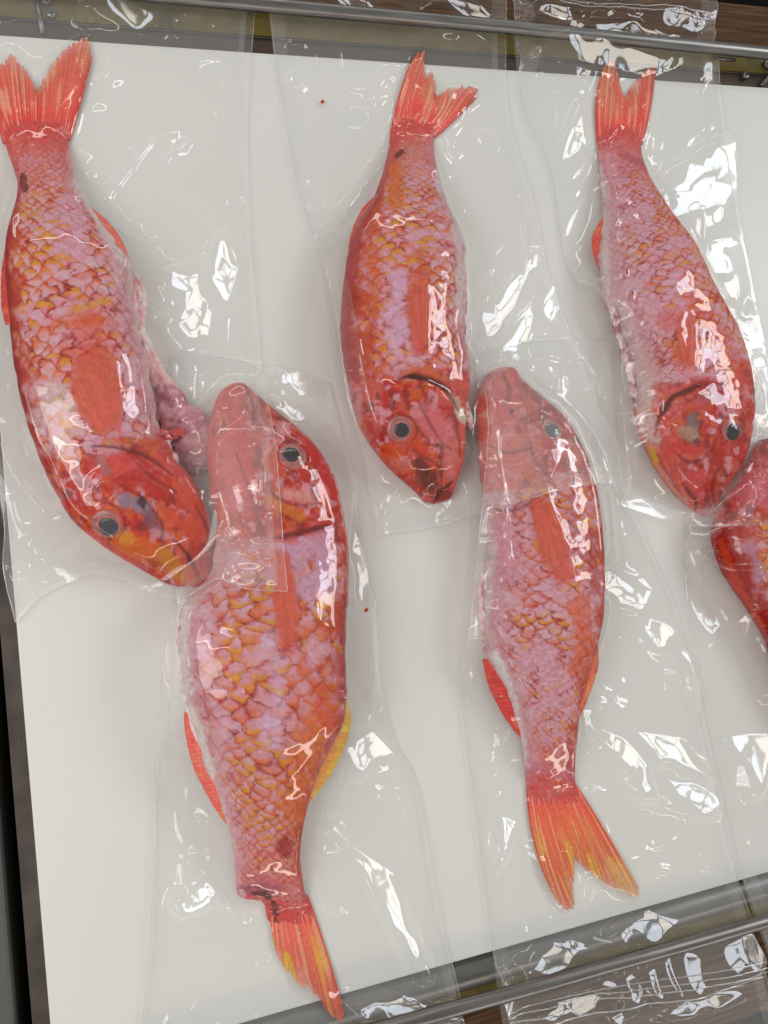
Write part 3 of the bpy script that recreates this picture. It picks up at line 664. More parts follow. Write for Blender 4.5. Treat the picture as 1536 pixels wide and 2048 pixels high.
FISH = [
 dict(name=1, lines=[([(182, 893), (240, 896), (300, 918), (345, 950)], 4, 0.8), ([(232, 965), (290, 1000), (325, 1050), (320, 1090)], 3, 0.6), ([(345, 1078), (375, 1110), (402, 1160)], 3.5, 0.8), ([(392, 1010), (420, 1070), (426, 1125)], 3, 0.55), ([(170, 1010), (190, 1000), (235, 1015), (250, 1050), (235, 1080)], 2.5, 0.5), ([(262, 915), (300, 950), (355, 985)], 3, 0.5)], ext=((-2,245),(150,243)), dorsal='L', seed=11, head=.305, headtilt=.02, rows=11, orange=.55, rim=.95, back=.60, thick=.98, relief=.00055,
  label='plump fish lying head down at the far left with its belly slit open',
  pairs=[((352,1174),(408,1173)),((330,1166),(425,1150)),((300,1150),(432,1110)),((245,1118),(426,1060)),((190,1080),(408,1005)),((145,1040),(385,965)),((112,985),(352,918)),((85,930),(325,868)),((60,860),(306,800)),((40,790),(297,735)),((28,710),(280,665)),((18,610),(270,600)),((12,540),(265,545)),((14,490),(235,495)),((25,440),(203,452)),((34,400),(177,408)),((34,360),(152,355)),((18,310),(138,295)),((8,280),(136,275))],
  steps=[([(182,892),(232,898),(290,915),(335,935)],16,1.3),([(235,960),(300,985),(330,1030)],13,.8),([(345,1080),(395,1135)],10,.7)],
  grooves=[([(180,885),(230,890),(290,905),(335,925)],7,-.9),([(150,965),(200,940),(260,955),(330,960)],5,-.5),([(390,1000),(425,1080),(428,1130)],6,-.7),([(352,1075),(395,1130),(400,1160)],5,-.6)],
  paint=[([(130,800),(95,790),(85,830)],36,A(222,190,192),.55),([(150,860),(110,900)],22,PALE,.4),
   ([(180,640),(185,700)],52,CORAL,.55,.8),([(110,650),(200,640)],16,ORANGE,.6),([(150,620),(220,600)],10,YEL,.6),
   ([(205,935),(300,930),(340,940)],24,A(206,88,88),.7),([(200,920),(215,945)],12,GREY,.5),
   ([(230,965),(290,960),(330,985)],20,HRED,.8),([(250,1000),(285,1010)],16,A(150,132,148),.9),([(283,995),(285,1010)],9,A(92,56,72),.9),([(300,1035),(320,1060)],16,A(140,100,116),.75),
   ([(310,1065),(345,1075)],10,LIL,.6),([(250,1090),(310,1110),(370,1150)],26,A(222,112,24),.85),([(330,1110),(360,1150)],18,A(206,150,30),.6),
   ([(390,1070),(405,1110),(400,1150)],24,A(226,80,70),.85),([(350,1040),(390,1060)],26,A(232,92,60),.8),([(420,1010),(430,1080)],8,A(232,160,150),.8),
   ([(340,960),(390,1010)],16,A(228,90,58),.7),([(240,1070),(260,1080)],12,YEL,.7),([(160,1050),(230,1105),(330,1160)],7,A(190,40,34),.7),
   ([(45,350),(48,380)],9,A(120,30,36),.8),([(150,365),(200,450),(262,540)],10,WHITE,.8),([(285,600),(300,720)],10,A(226,180,178),.7),
   ([(250,900),(330,950),(352,985)],5,A(170,40,40),.5),([(10,300),(130,290)],16,A(216,110,100),.5)]),
 dict(name=2, lines=[([(800, 757), (832, 752), (870, 763), (897, 784), (917, 820)], 5, 0.9), ([(835, 800), (858, 845), (885, 885), (905, 900)], 3, 0.6), ([(870, 1004), (882, 985), (906, 962)], 3.5, 0.85), ([(848, 915), (880, 935), (884, 975)], 3, 0.6), ([(772, 840), (795, 828), (825, 838), (834, 866), (820, 888)], 2.5, 0.55), ([(900, 800), (915, 860), (922, 915)], 3, 0.5)], ext=((787,232),(886,252)), dorsal='L', seed=23, head=.325, rows=10.5, orange=.75, rim=.85, back=.50, backorange=.8, relief=.0005,
  label='fish lying head down in the upper middle, dark gill slit behind its clear round eye',
  pairs=[((848,1003),(872,1008)),((836,988),(900,996)),((815,968),(912,965)),((785,940),(922,930)),((757,908),(926,890)),((733,872),(926,850)),((712,825),(930,805)),((699,765),(936,755)),((688,710),(928,705)),((683,650),(921,655)),((686,590),(926,590)),((693,530),(924,530)),((702,480),(918,490)),((718,440),(905,450)),((742,405),(888,410)),((757,370),(876,365)),((767,338),(871,335)),((777,295),(868,300)),((781,265),(868,272))],
  steps=[([(795,768),(830,766),(870,778),(895,802),(912,835)],15,1.5),([(835,800),(852,850),(880,890)],12,.8),([(850,925),(870,960),(865,995)],9,.7)],
  grooves=[([(800,756),(830,752),(870,763),(897,785),(918,820)],5,-1.8),([(895,800),(912,840),(922,880)],5,.5),([(868,1005),(880,985),(905,968)],4,-.8),([(775,830),(800,822),(830,840),(835,870)],5,.5)],
  paint=[([(820,745),(850,745),(890,760)],16,A(200,110,50),.5),([(810,752),(835,752),(870,763),(897,783)],6,A(92,40,44),.9,.6),([(897,783),(915,810),(930,850)],9,A(214,196,186),.9),
   ([(838,555),(838,690)],22,CORAL,.5,.8),([(840,510),(845,540)],12,RED,.4),([(750,620),(742,700)],10,RED,.5),([(795,560),(795,700)],22,A(206,172,198),.7),
   ([(745,500),(755,560),(745,600)],16,A(212,110,40),.5),([(785,335),(795,360),(790,400)],16,A(214,118,30),.75),([(790,318),(806,302)],8,A(110,30,44),.85),
   ([(850,830),(890,870)],30,A(216,128,134),.75),([(820,870),(850,910),(860,940)],20,A(206,78,24),.8),([(862,960),(845,930),(872,985)],26,A(112,44,14),.8),([(850,945),(855,950)],6,A(70,26,24),.8),
   ([(905,900),(900,950)],18,A(228,128,128),.8),([(790,920),(815,935)],14,A(220,130,116),.6),([(782,900),(800,905)],14,A(214,100,40),.7),([(716,780),(720,850)],10,A(196,150,162),.6),
   ([(866,1006),(878,985),(902,966)],4,A(120,40,40),.7),([(868,890),(890,895)],5,A(90,50,50),.6),([(905,420),(920,520),(922,640)],9,WHITE,.7),([(872,340),(880,390)],5,PALE,.7),([(830,275),(790,270)],14,A(214,110,90),.5)]),
 dict(name=3, lines=[([(1310, 872), (1322, 828), (1345, 797), (1375, 781), (1405, 766)], 4.5, 0.8), ([(1345, 900), (1380, 925), (1420, 905), (1435, 870)], 3, 0.55), ([(1388, 1026), (1392, 1000), (1366, 965)], 3.5, 0.75), ([(1438, 935), (1425, 975), (1432, 1020)], 3, 0.6), ([(1440, 838), (1470, 830), (1490, 850)], 2.5, 0.5), ([(1312, 905), (1340, 955), (1375, 1005)], 3, 0.5)], ext=((1192,250),(1293,252)), dorsal='R', seed=37, head=.325, headtilt=-.02, rows=11, orange=.45, rim=.95, back=.72, backorange=.25, relief=.0004,
  label='fish lying head down at upper right with a torn silvery gill flap',
  pairs=[((1404,1032),(1442,1028)),((1386,1020),(1446,1005)),((1355,990),(1458,965)),((1325,950),(1480,922)),((1303,910),(1490,880)),((1285,865),(1497,825)),((1273,810),(1494,775)),((1268,760),(1486,730)),((1258,705),(1467,668)),((1240,650),(1440,618)),((1215,600),(1414,570)),((1203,550),(1396,527)),((1203,500),(1376,488)),((1207,455),(1348,450)),((1208,415),(1323,409)),((1203,362),(1299,366)),((1198,318),(1284,320)),((1195,285),(1282,283))],
  steps=[([(1322,880),(1335,835),(1358,800),(1390,785)],15,1.5),([(1370,850),(1395,890),(1380,930)],13,.8),([(1400,960),(1415,1000)],9,.7)],
  grooves=[([(1310,870),(1322,825),(1345,795),(1375,780),(1405,765)],6,-1.6),([(1330,920),(1322,880),(1332,830)],5,.5),([(1395,1030),(1385,990),(1360,960)],4,-.6)],
  paint=[([(1285,770),(1290,830),(1302,875)],22,A(222,190,188),.8),([(1290,740),(1320,750)],18,A(222,170,168),.45),([(1325,830),(1345,795),(1375,782),(1405,768)],6,A(112,50,52),.75),
   ([(1335,640),(1372,640),(1365,720)],24,CORAL,.5,.8),([(1340,690),(1390,720)],14,A(206,110,34),.6),([(1390,600),(1450,690),(1485,760)],20,A(196,62,30),.45),
   ([(1388,835),(1375,865),(1390,885)],14,A(140,120,118),.9),([(1365,860),(1385,870)],13,A(186,150,132),.7),([(1390,880),(1398,895)],8,A(92,62,72),.8),([(1400,800),(1420,790)],14,A(150,110,116),.6),
   ([(1350,820),(1400,805)],12,A(214,96,88),.6),([(1395,900),(1350,900)],16,A(214,72,64),.6),([(1400,960),(1390,990)],22,A(206,96,92),.7),([(1440,880),(1430,940),(1425,990)],18,A(178,52,22),.75),([(1390,1022),(1392,1000),(1372,975)],4,A(120,44,44),.6),([(1425,1010),(1430,1025)],10,A(186,50,26),.7),
   ([(1301,890),(1306,910),(1316,936)],8,A(206,180,60),.7),([(1320,940),(1350,985),(1375,1010)],10,A(222,160,140),.7),([(1208,430),(1208,500),(1215,590)],9,WHITE,.85),([(1245,660),(1256,700)],6,A(222,196,190),.8),
   ([(1206,290),(1280,290)],12,A(206,110,110),.5),([(1240,310),(1290,330)],9,A(170,84,100),.5),([(1198,330),(1205,400)],7,A(222,196,200),.8)]),
 dict(name=4, lines=[([(545, 1078), (600, 1066), (662, 1050)], 4, 0.7), ([(525, 930), (545, 985), (590, 1010), (640, 1005)], 3, 0.6), ([(490, 775), (508, 815), (503, 860)], 3.5, 0.7), ([(520, 830), (560, 870)], 2.5, 0.4), ([(555, 925), (560, 890), (590, 882), (615, 905), (610, 935)], 2.5, 0.5), ([(470, 900), (500, 980), (520, 1050)], 3, 0.5)], ext=((536,1846),(636,1848)), dorsal='R', seed=52, head=.30, headtilt=-.01, rows=10.5, orange=.95, rim=.7, back=.55, backorange=.95, thick=.95, relief=.00065,
  label='large orange fish lying head up at lower left, half its tail torn away',
  pairs=[((462,768),(490,768)),((440,785),(512,788)),((425,820),(550,822)),((416,870),(596,862)),((414,920),(637,905)),((418,975),(668,965)),((430,1030),(684,1030)),((434,1085),(693,1090)),((418,1150),(694,1150)),((372,1212),(690,1215)),((357,1275),(687,1275)),((359,1330),(688,1330)),((370,1385),(688,1390)),((380,1440),(684,1440)),((400,1500),(655,1500)),((425,1560),(628,1560)),((446,1625),(608,1635)),((464,1685),(600,1700)),((470,1740),(603,1745)),((474,1783),(610,1786)),((484,1794),(613,1796)),((524,1803),(620,1806))],
  steps=[([(540,1068),(600,1056),(660,1042)],15,1.4),([(520,960),(560,1000),(600,1010)],12,.8),([(500,800),(520,850)],9,.7)],
  grooves=[([(540,1078),(600,1066),(665,1050)],6,-1.2),([(500,775),(510,830),(505,870)],4,-.5),([(520,1000),(560,1010)],5,.5)],
  paint=[([(580,1120),(640,1090),(650,1160),(600,1180)],30,A(196,160,182),.75),([(548,1074),(600,1064),(655,1050)],5,A(140,36,32),.6),
   ([(560,1120),(580,1290)],20,CORAL,.6,.8),([(600,870),(640,920),(670,990)],14,A(196,44,38),.7),([(640,960),(660,1020)],8,A(214,140,150),.6),([(570,985),(620,1000)],14,A(222,150,140),.7),
   ([(540,1000),(600,1030)],12,A(222,130,40),.7),([(525,840),(545,850)],10,A(222,160,160),.6),([(520,850),(510,845)],8,A(150,70,60),.6),([(460,800),(480,850),(470,960)],36,A(214,88,84),.75),([(440,900),(480,1000)],30,A(214,120,120),.6),
   ([(376,1200),(366,1300),(372,1380)],14,WHITE,.85),([(385,1420),(400,1470),(425,1550)],11,A(226,196,190),.85),([(395,1250),(400,1300)],22,A(222,160,176),.7),
   ([(620,1450),(600,1550),(590,1620)],34,A(222,108,20),.7,.9),([(640,1380),(660,1450)],24,A(206,84,24),.6,.9),([(540,1270),(560,1400),(540,1480)],24,A(212,180,206),.5,.9),
   ([(572,1680),(566,1700)],15,A(160,28,28),.8),([(484,1782),(520,1774),(552,1782)],12,A(156,92,106),.7),([(496,1790),(524,1786),(542,1798)],8,A(82,48,62),.8),([(545,1800),(552,1830)],9,A(96,56,72),.7),([(549,1836),(551,1846)],5,A(50,30,38),.8),([(480,1780),(492,1794)],9,A(226,180,180),.8),([(520,1765),(560,1770)],12,A(190,110,126),.6),
   ([(440,1545),(430,1560)],6,A(206,150,150),.7)]),
 dict(name=5, lines=[([(975, 1012), (1010, 1022), (1050, 1012), (1080, 985)], 3.5, 0.6), ([(975, 890), (1015, 905), (1070, 895)], 3, 0.6), ([(1005, 745), (1020, 785), (1005, 815)], 3.5, 0.7), ([(1080, 850), (1100, 838), (1124, 850), (1128, 875)], 2.5, 0.5), ([(1060, 880), (1075, 930), (1110, 960)], 3, 0.5)], ext=((1058,1612),(1176,1604)), dorsal='R', seed=64, head=.285, rows=11, orange=.6, rim=.85, back=.60, backorange=.7, relief=.0005,
  label='fish lying head up at lower right with a whole forked tail',
  pairs=[((990,738),(1028,736)),((972,752),(1045,762)),((955,785),(1078,795)),((954,830),(1125,842)),((957,880),(1153,892)),((962,935),(1173,938)),((968,990),(1186,990)),((975,1050),(1194,1050)),((977,1110),(1198,1110)),((970,1170),(1199,1170)),((963,1235),(1196,1235)),((970,1290),(1186,1290)),((988,1335),(1170,1335)),((1012,1375),(1160,1378)),((1028,1425),(1153,1430)),((1042,1475),(1149,1480)),((1050,1530),(1148,1530)),((1053,1575),(1153,1575))],
  grooves=[([(980,1010),(1010,1020),(1050,1010),(1075,985)],5,-1.0),([(970,900),(1010,905),(1060,895)],5,-.5)],
  paint=[([(1010,770),(1015,830)],36,A(206,100,98),.7),([(1022,820),(1026,822)],9,A(84,56,64),.85),([(1000,880),(1050,900),(1010,950)],34,A(212,128,126),.65),([(1060,870),(1080,960)],16,A(190,110,110),.6),
   ([(1085,1020),(1110,1100),(1125,1150)],24,CORAL,.6,.8),([(1010,1060),(1020,1150)],30,A(216,150,166),.6),([(1070,1010),(1078,1050)],12,A(200,78,24),.7),([(1140,1000),(1150,1080)],14,A(186,120,130),.5),
   ([(985,1090),(972,1180),(968,1250)],11,WHITE,.8),([(990,1310),(1020,1380),(1035,1450),(1046,1530)],11,A(228,208,204),.85),([(1160,1200),(1170,1280),(1150,1340)],20,A(206,98,26),.6),([(1180,1060),(1188,1180)],12,A(170,52,40),.5),
   ([(1138,1480),(1140,1560)],9,A(176,60,72),.6),([(1060,1540),(1140,1550)],16,A(196,120,136),.5)]),
 dict(name=6, dorsal='L', seed=78, head=.25, rows=9, orange=.5, rim=.8, back=.55, ns=240, relief=.0005,
  label='fish cut off by the right edge, half hidden below the bag above',
  pairs=[((1515,882),(1545,874)),((1497,915),(1600,900)),((1472,965),(1660,950)),((1442,1018),(1690,1010)),((1431,1072),(1700,1080)),((1447,1128),(1705,1150)),((1470,1170),(1705,1210)),((1492,1200),(1705,1270)),((1516,1238),(1700,1330)),((1538,1278),(1695,1390)),((1555,1340),(1690,1450)),((1575,1420),(1680,1540)),((1590,1500),(1670,1600))],
  paint=[([(1490,970),(1540,980)],40,A(206,120,130),.7),([(1500,1090),(1520,1150)],16,A(186,150,166),.7),([(1440,1080),(1470,1160),(1530,1270)],9,A(200,84,28),.7)]),
]
for F in FISH: build_fish(F)
HF = fill(fill(HF)); HS = blur(HF, 2)

CF = (A(200,56,50), A(222,104,82), A(226,122,92), (1.0, 1.0))
tails = {
 0: dict(base=[(6,288),(70,278),(140,282)], mid=[(-22,205),(25,200),(70,215),(115,200),(166,190)], tip=[(-45,190),(-25,140),(0,128),(22,100),(45,130),(60,150),(76,176),(92,148),(100,130),(115,112),(128,100),(146,82),(175,66),(186,112)], nr=26),
 1: dict(base=[(780,268),(825,262),(870,276)], mid=[(799,185),(840,190),(872,220),(908,242)], tip=[(822,122),(836,100),(852,98),(849,130),(852,158),(862,136),(870,160),(873,190),(886,180),(901,174),(927,168),(940,172),(955,176),(958,192)], nr=20),
 2: dict(base=[(1194,290),(1240,282),(1284,290)], mid=[(1191,215),(1225,225),(1255,230),(1303,208)], tip=[(1200,145),(1212,122),(1228,114),(1236,140),(1240,165),(1248,192),(1258,172),(1272,160),(1290,140),(1300,132),(1310,132)], nr=18),
 3: dict(base=[(535,1783),(575,1785),(616,1790)], mid=[(541,1845),(580,1880),(654,1903)], tip=[(547,1888),(556,1917),(568,1942),(583,1955),(597,1972),(615,1980),(633,1994),(645,2010),(655,2025),(670,2042),(684,2048),(689,2025)], nr=15, col=(A(216,88,80), A(224,110,80), A(222,165,40), (0,.9)), jag=9),
 4: dict(base=[(1053,1568),(1100,1566),(1153,1570)], mid=[(1066,1680),(1110,1675),(1150,1660),(1211,1662)], tip=[(1105,1790),(1125,1820),(1146,1828),(1149,1808),(1146,1782),(1149,1750),(1151,1722),(1175,1745),(1197,1760),(1215,1772),(1233,1786),(1240,1780),(1255,1792),(1266,1797),(1279,1798),(1279,1779)], nr=22, col=(A(220,84,60), A(226,110,62), A(230,150,60), (.9,.4))),
}
for k, t in tails.items():
    F = FISH[k]; z = float(F['T'][-1]) * .45
    ruled(F['root'], 'tail_fin', t['base'], cr(t['tip'], 120) if False else t['tip'], z, .0022, nr=t['nr'], mid=t['mid'], col=t.get('col', CF), jag=t.get('jag', 11), thick=.0020, wave=.0008, seed=200 + k * 17, fade=.45, label='torn single-lobed tail fin with yellow streaks' if k == 3 else None)
DR = (A(186,44,38), A(196,52,44), A(206,80,50), (.3, .3)); RO = (A(214,84,72), A(212,78,62), A(222,110,60), (.3, .3)); YE = (A(214,110,40), A(226,160,30), A(228,175,40), (0, 0)); BR = (A(186,66,40), A(196,90,40), A(206,120,50), (0, .2))
side_fin(FISH[0], 'anal_fin', [(172,405),(200,428),(222,448),(250,492),(268,545)], .14, col=RO, nr=12, seed=301)
side_fin(FISH[0], 'dorsal_fin', [(22,450),(11,490),(2,545),(2,610),(10,650)], .20, col=DR, nr=14, seed=302)
side_fin(FISH[1], 'dorsal_fin', [(750,390),(722,420),(702,465),(694,515),(688,560)], .22, col=DR, nr=14, seed=303)
side_fin(FISH[1], 'anal_fin', [(876,380),(897,412),(910,447),(921,488)], .18, col=RO, nr=10, seed=304)
side_fin(FISH[2], 'anal_fin', [(1218,415),(1198,445),(1184,472),(1186,510),(1202,548)], .30, col=RO, nr=12, seed=305)
side_fin(FISH[2], 'dorsal_fin', [(1338,430),(1372,462),(1393,495),(1406,535)], .18, col=BR, nr=12, seed=306)
side_fin(FISH[3], 'anal_fin', [(366,1425),(371,1475),(386,1535),(414,1592),(442,1636),(454,1650)], .22, col=RO, nr=16, seed=307)
side_fin(FISH[3], 'dorsal_fin', [(690,1385),(702,1430),(698,1470),(676,1525),(648,1570),(620,1605)], .22, col=YE, nr=16, seed=308, label='orange dorsal fin with a bright yellow free edge')
side_fin(FISH[4], 'anal_fin', [(964,1318),(975,1368),(995,1412),(1020,1452),(1044,1480)], .40, col=DR, nr=12, seed=309)
side_fin(FISH[4], 'dorsal_fin', [(1197,1285),(1197,1330),(1183,1380),(1162,1432),(1152,1455)], .22, col=BR, nr=12, seed=310)
PC = (A(214,84,62), A(214,96,70), A(216,110,64), (.2, .2))
for _k, _base, _tip, _nr, _sd in (
    (0, [(210,884),(240,884)], [(150,830),(132,765),(142,712),(185,684),(228,694),(244,745),(246,820)], 13, 401),
    (1, [(832,712),(858,708)], [(815,650),(811,575),(820,540),(840,532),(856,556),(862,600),(862,660)], 9, 402),
    (2, [(1366,735),(1392,730)], [(1354,690),(1350,640),(1358,612),(1378,604),(1392,628),(1398,690)], 8, 403),
    (3, [(548,1090),(568,1092)], [(546,1150),(546,1240),(556,1290),(580,1312),(600,1296),(604,1240),(590,1150)], 9, 404),
    (4, [(1064,985),(1092,982)], [(1062,1050),(1082,1125),(1104,1165),(1136,1182),(1152,1164),(1146,1110),(1118,1040)], 10, 405)):
    ruled(FISH[_k]['root'], 'pectoral_fin', _base, _tip, 0, 0, nr=_nr, col=PC, onbody=HS, seed=_sd, jag=8, thick=.0005, wave=.00005, fade=.5)
eye(FISH[0], 213, 1048, 27, 0, 218, 1052, 16, A(52, 50, 58))
eye(FISH[1], 800, 858, 27, 0, 803, 860, 14)
eye(FISH[2], 1462, 860, 27, 0, 1464, 864, 18)
eye(FISH[3], 585, 912, 28, 0, 582, 911, 15)
eye(FISH[4], 1104, 860, 24, 0, 1103, 862, 15, A(58, 58, 68))

# loose flesh at the cuts: lumpy strips pressed flat beside the body
def flesh(F, name, poly, widths, zs, cols, seed, label=None):
    n, m = 90, 40
    c = cr(poly, n); w = np.interp(np.linspace(0, 1, n), np.linspace(0, 1, len(widths)), widths)
    z = np.interp(np.linspace(0, 1, n), np.linspace(0, 1, len(zs)), zs)
    tg = np.gradient(c, axis=0); tg /= np.linalg.norm(tg, axis=1)[:, None]; nn = np.stack([-tg[:, 1], tg[:, 0]], 1)
    th = np.linspace(0, 2 * np.pi, m, endpoint=False)
    wob = .60 + .8 * fbm(np.linspace(0, 8, n)[:, None] * np.ones(m), (np.cos(th) * 1.5 + 4)[None] * np.ones((n, 1)), seed, 3)
    ends = np.sqrt(np.clip(1 - (2 * np.linspace(0, 1, n) - 1) ** 6, .02, 1))
    uv = c[:, None] + nn[:, None] * (np.cos(th)[None] * w[:, None] * wob * ends[:, None])[..., None]
    zz = z[:, None] * (.5 + .5 * np.sin(th)[None]) * wob * ends[:, None] + .001
    p = P(uv[..., 0], uv[..., 1], zz)
    q = []; i = np.arange(n - 1)[:, None] * m; j = np.arange(m)[None]; k = (j + 1) % m
    q = np.stack([i + j, i + m + j, i + m + k, i + k], -1).reshape(-1, 4)
    V = np.vstack([p.reshape(-1, 3), p[0].mean(0), p[-1].mean(0)]); i0 = n * m
    t = np.array([[i0, a, (a + 1) % m] for a in range(m)] + [[i0 + 1, (n - 1) * m + (a + 1) % m, (n - 1) * m + a] for a in range(m)])
    me = mesh_np(name, V, q, t)
    u, v = uv[..., 0], uv[..., 1]
    a = fbm(u / 16, v / 16, seed + 3, 4); b_ = fbm(u / 9 + 4, v / 9, seed + 8, 4); 
    col = np.ones(p.shape) * cols[0]
    f = sstep(.34, .66, a)[..., None]; col = col * (1 - f) + cols[1] * f
    f = .7 * sstep(.48, .74, b_)[..., None]; col = col * (1 - f) + cols[2] * f
    color_attr(me, np.clip(np.vstack([col.reshape(-1, 3), cols[0], cols[0]]), .003, .92))
    o = keep_parent(link(name, me, M_fish), F['root']); rast(HF, p.reshape(-1, 3))
    if label: o['label'] = label
    return o
GUT = (A(178,126,136), A(160,104,116), A(196,152,154))
flesh(FISH[0], 'belly_flap', [(262,540),(278,580),(276,640),(294,700),(325,770),(375,840)], [5,20,10,18,26,12], [.006,.009,.012,.011,.007,.005], (A(222,180,178), A(206,150,154), A(228,205,196)), 501, 'pale torn belly flap')
flesh(FISH[0], 'gut', [(312,760),(350,825),(388,880),(402,950)], [16,36,44,26], [.012,.011,.010,.008], GUT, 502, 'dull mauve gut bulging from the belly slit')
flesh(FISH[0], 'gut', [(300,860),(335,872),(372,860)], [8,13,10], [.022,.022,.016], (A(190,80,84), A(176,64,66), A(206,120,116)), 503, 'thin dark red strip of gut')
flesh(FISH[0], 'gill_membrane', [(322,860),(338,910),(362,965),(388,1010)], [9,14,12,5], [.023,.022,.018,.016], (A(222,200,196), A(206,176,176), A(232,216,208)), 504)
flesh(FISH[1], 'gill_membrane', [(905,790),(928,820),(940,850),(936,862)], [12,17,12,5], [.020,.018,.015,.010], (A(218,196,186), A(206,170,166), A(228,214,204)), 505, 'pale flap of membrane below the gill slit')
flesh(FISH[1], 'belly_flap', [(914,480),(926,540),(930,620),(930,690)], [5,9,8,5], [.012,.014,.014,.012], (A(224,196,196), A(214,170,176), A(230,212,204)), 506)
flesh(FISH[2], 'belly_flap', [(1203,560),(1225,620),(1252,700),(1268,770),(1275,830)], [6,9,12,12,5], [.012,.014,.016,.016,.014], (A(216,180,178), A(150,84,92), A(228,206,200)), 507, 'ragged dark edged belly cut')
flesh(FISH[3], 'belly_flap', [(374,1200),(362,1260),(364,1330),(376,1400),(400,1470),(426,1545)], [5,9,9,8,12,8], [.016,.017,.017,.015,.014,.010], (A(226,200,198), A(214,170,176), A(232,214,206)), 508)
flesh(FISH[4], 'belly_flap', [(976,1120),(966,1190),(970,1260),(990,1325),(1000,1345)], [5,10,10,13,4], [.012,.014,.014,.012,.009], (A(224,190,190), A(212,160,164), A(230,210,204)), 509)
for nm, u, v, r in (('blood_speck', 645, 203, 3.2), ('blood_speck', 733, 1220, 3.0)):
    pass
HF = fill(HF)

# ------------------------------------------------------------------ bags
TOP = np.full(HF.shape, 0.0)                # upper surface of everything the next film rests on
TOP = np.maximum(TOP, 0)
# chamber pieces beyond the board fall away: let the film hang slightly there
yy = GY0 + (np.arange(GNY) + .5) * GD; xx = GX0 + (np.arange(GNX) + .5) * GD

def ridge(z, u, v, poly, w, amp, taper=.12):
    d, t = polydist(u, v, poly)
    tp = np.clip(np.minimum(t, 1 - t) / taper, 0, 1) if taper > 0 else 1
    return z + amp * .001 * np.exp(-(d / w) ** 2) * tp

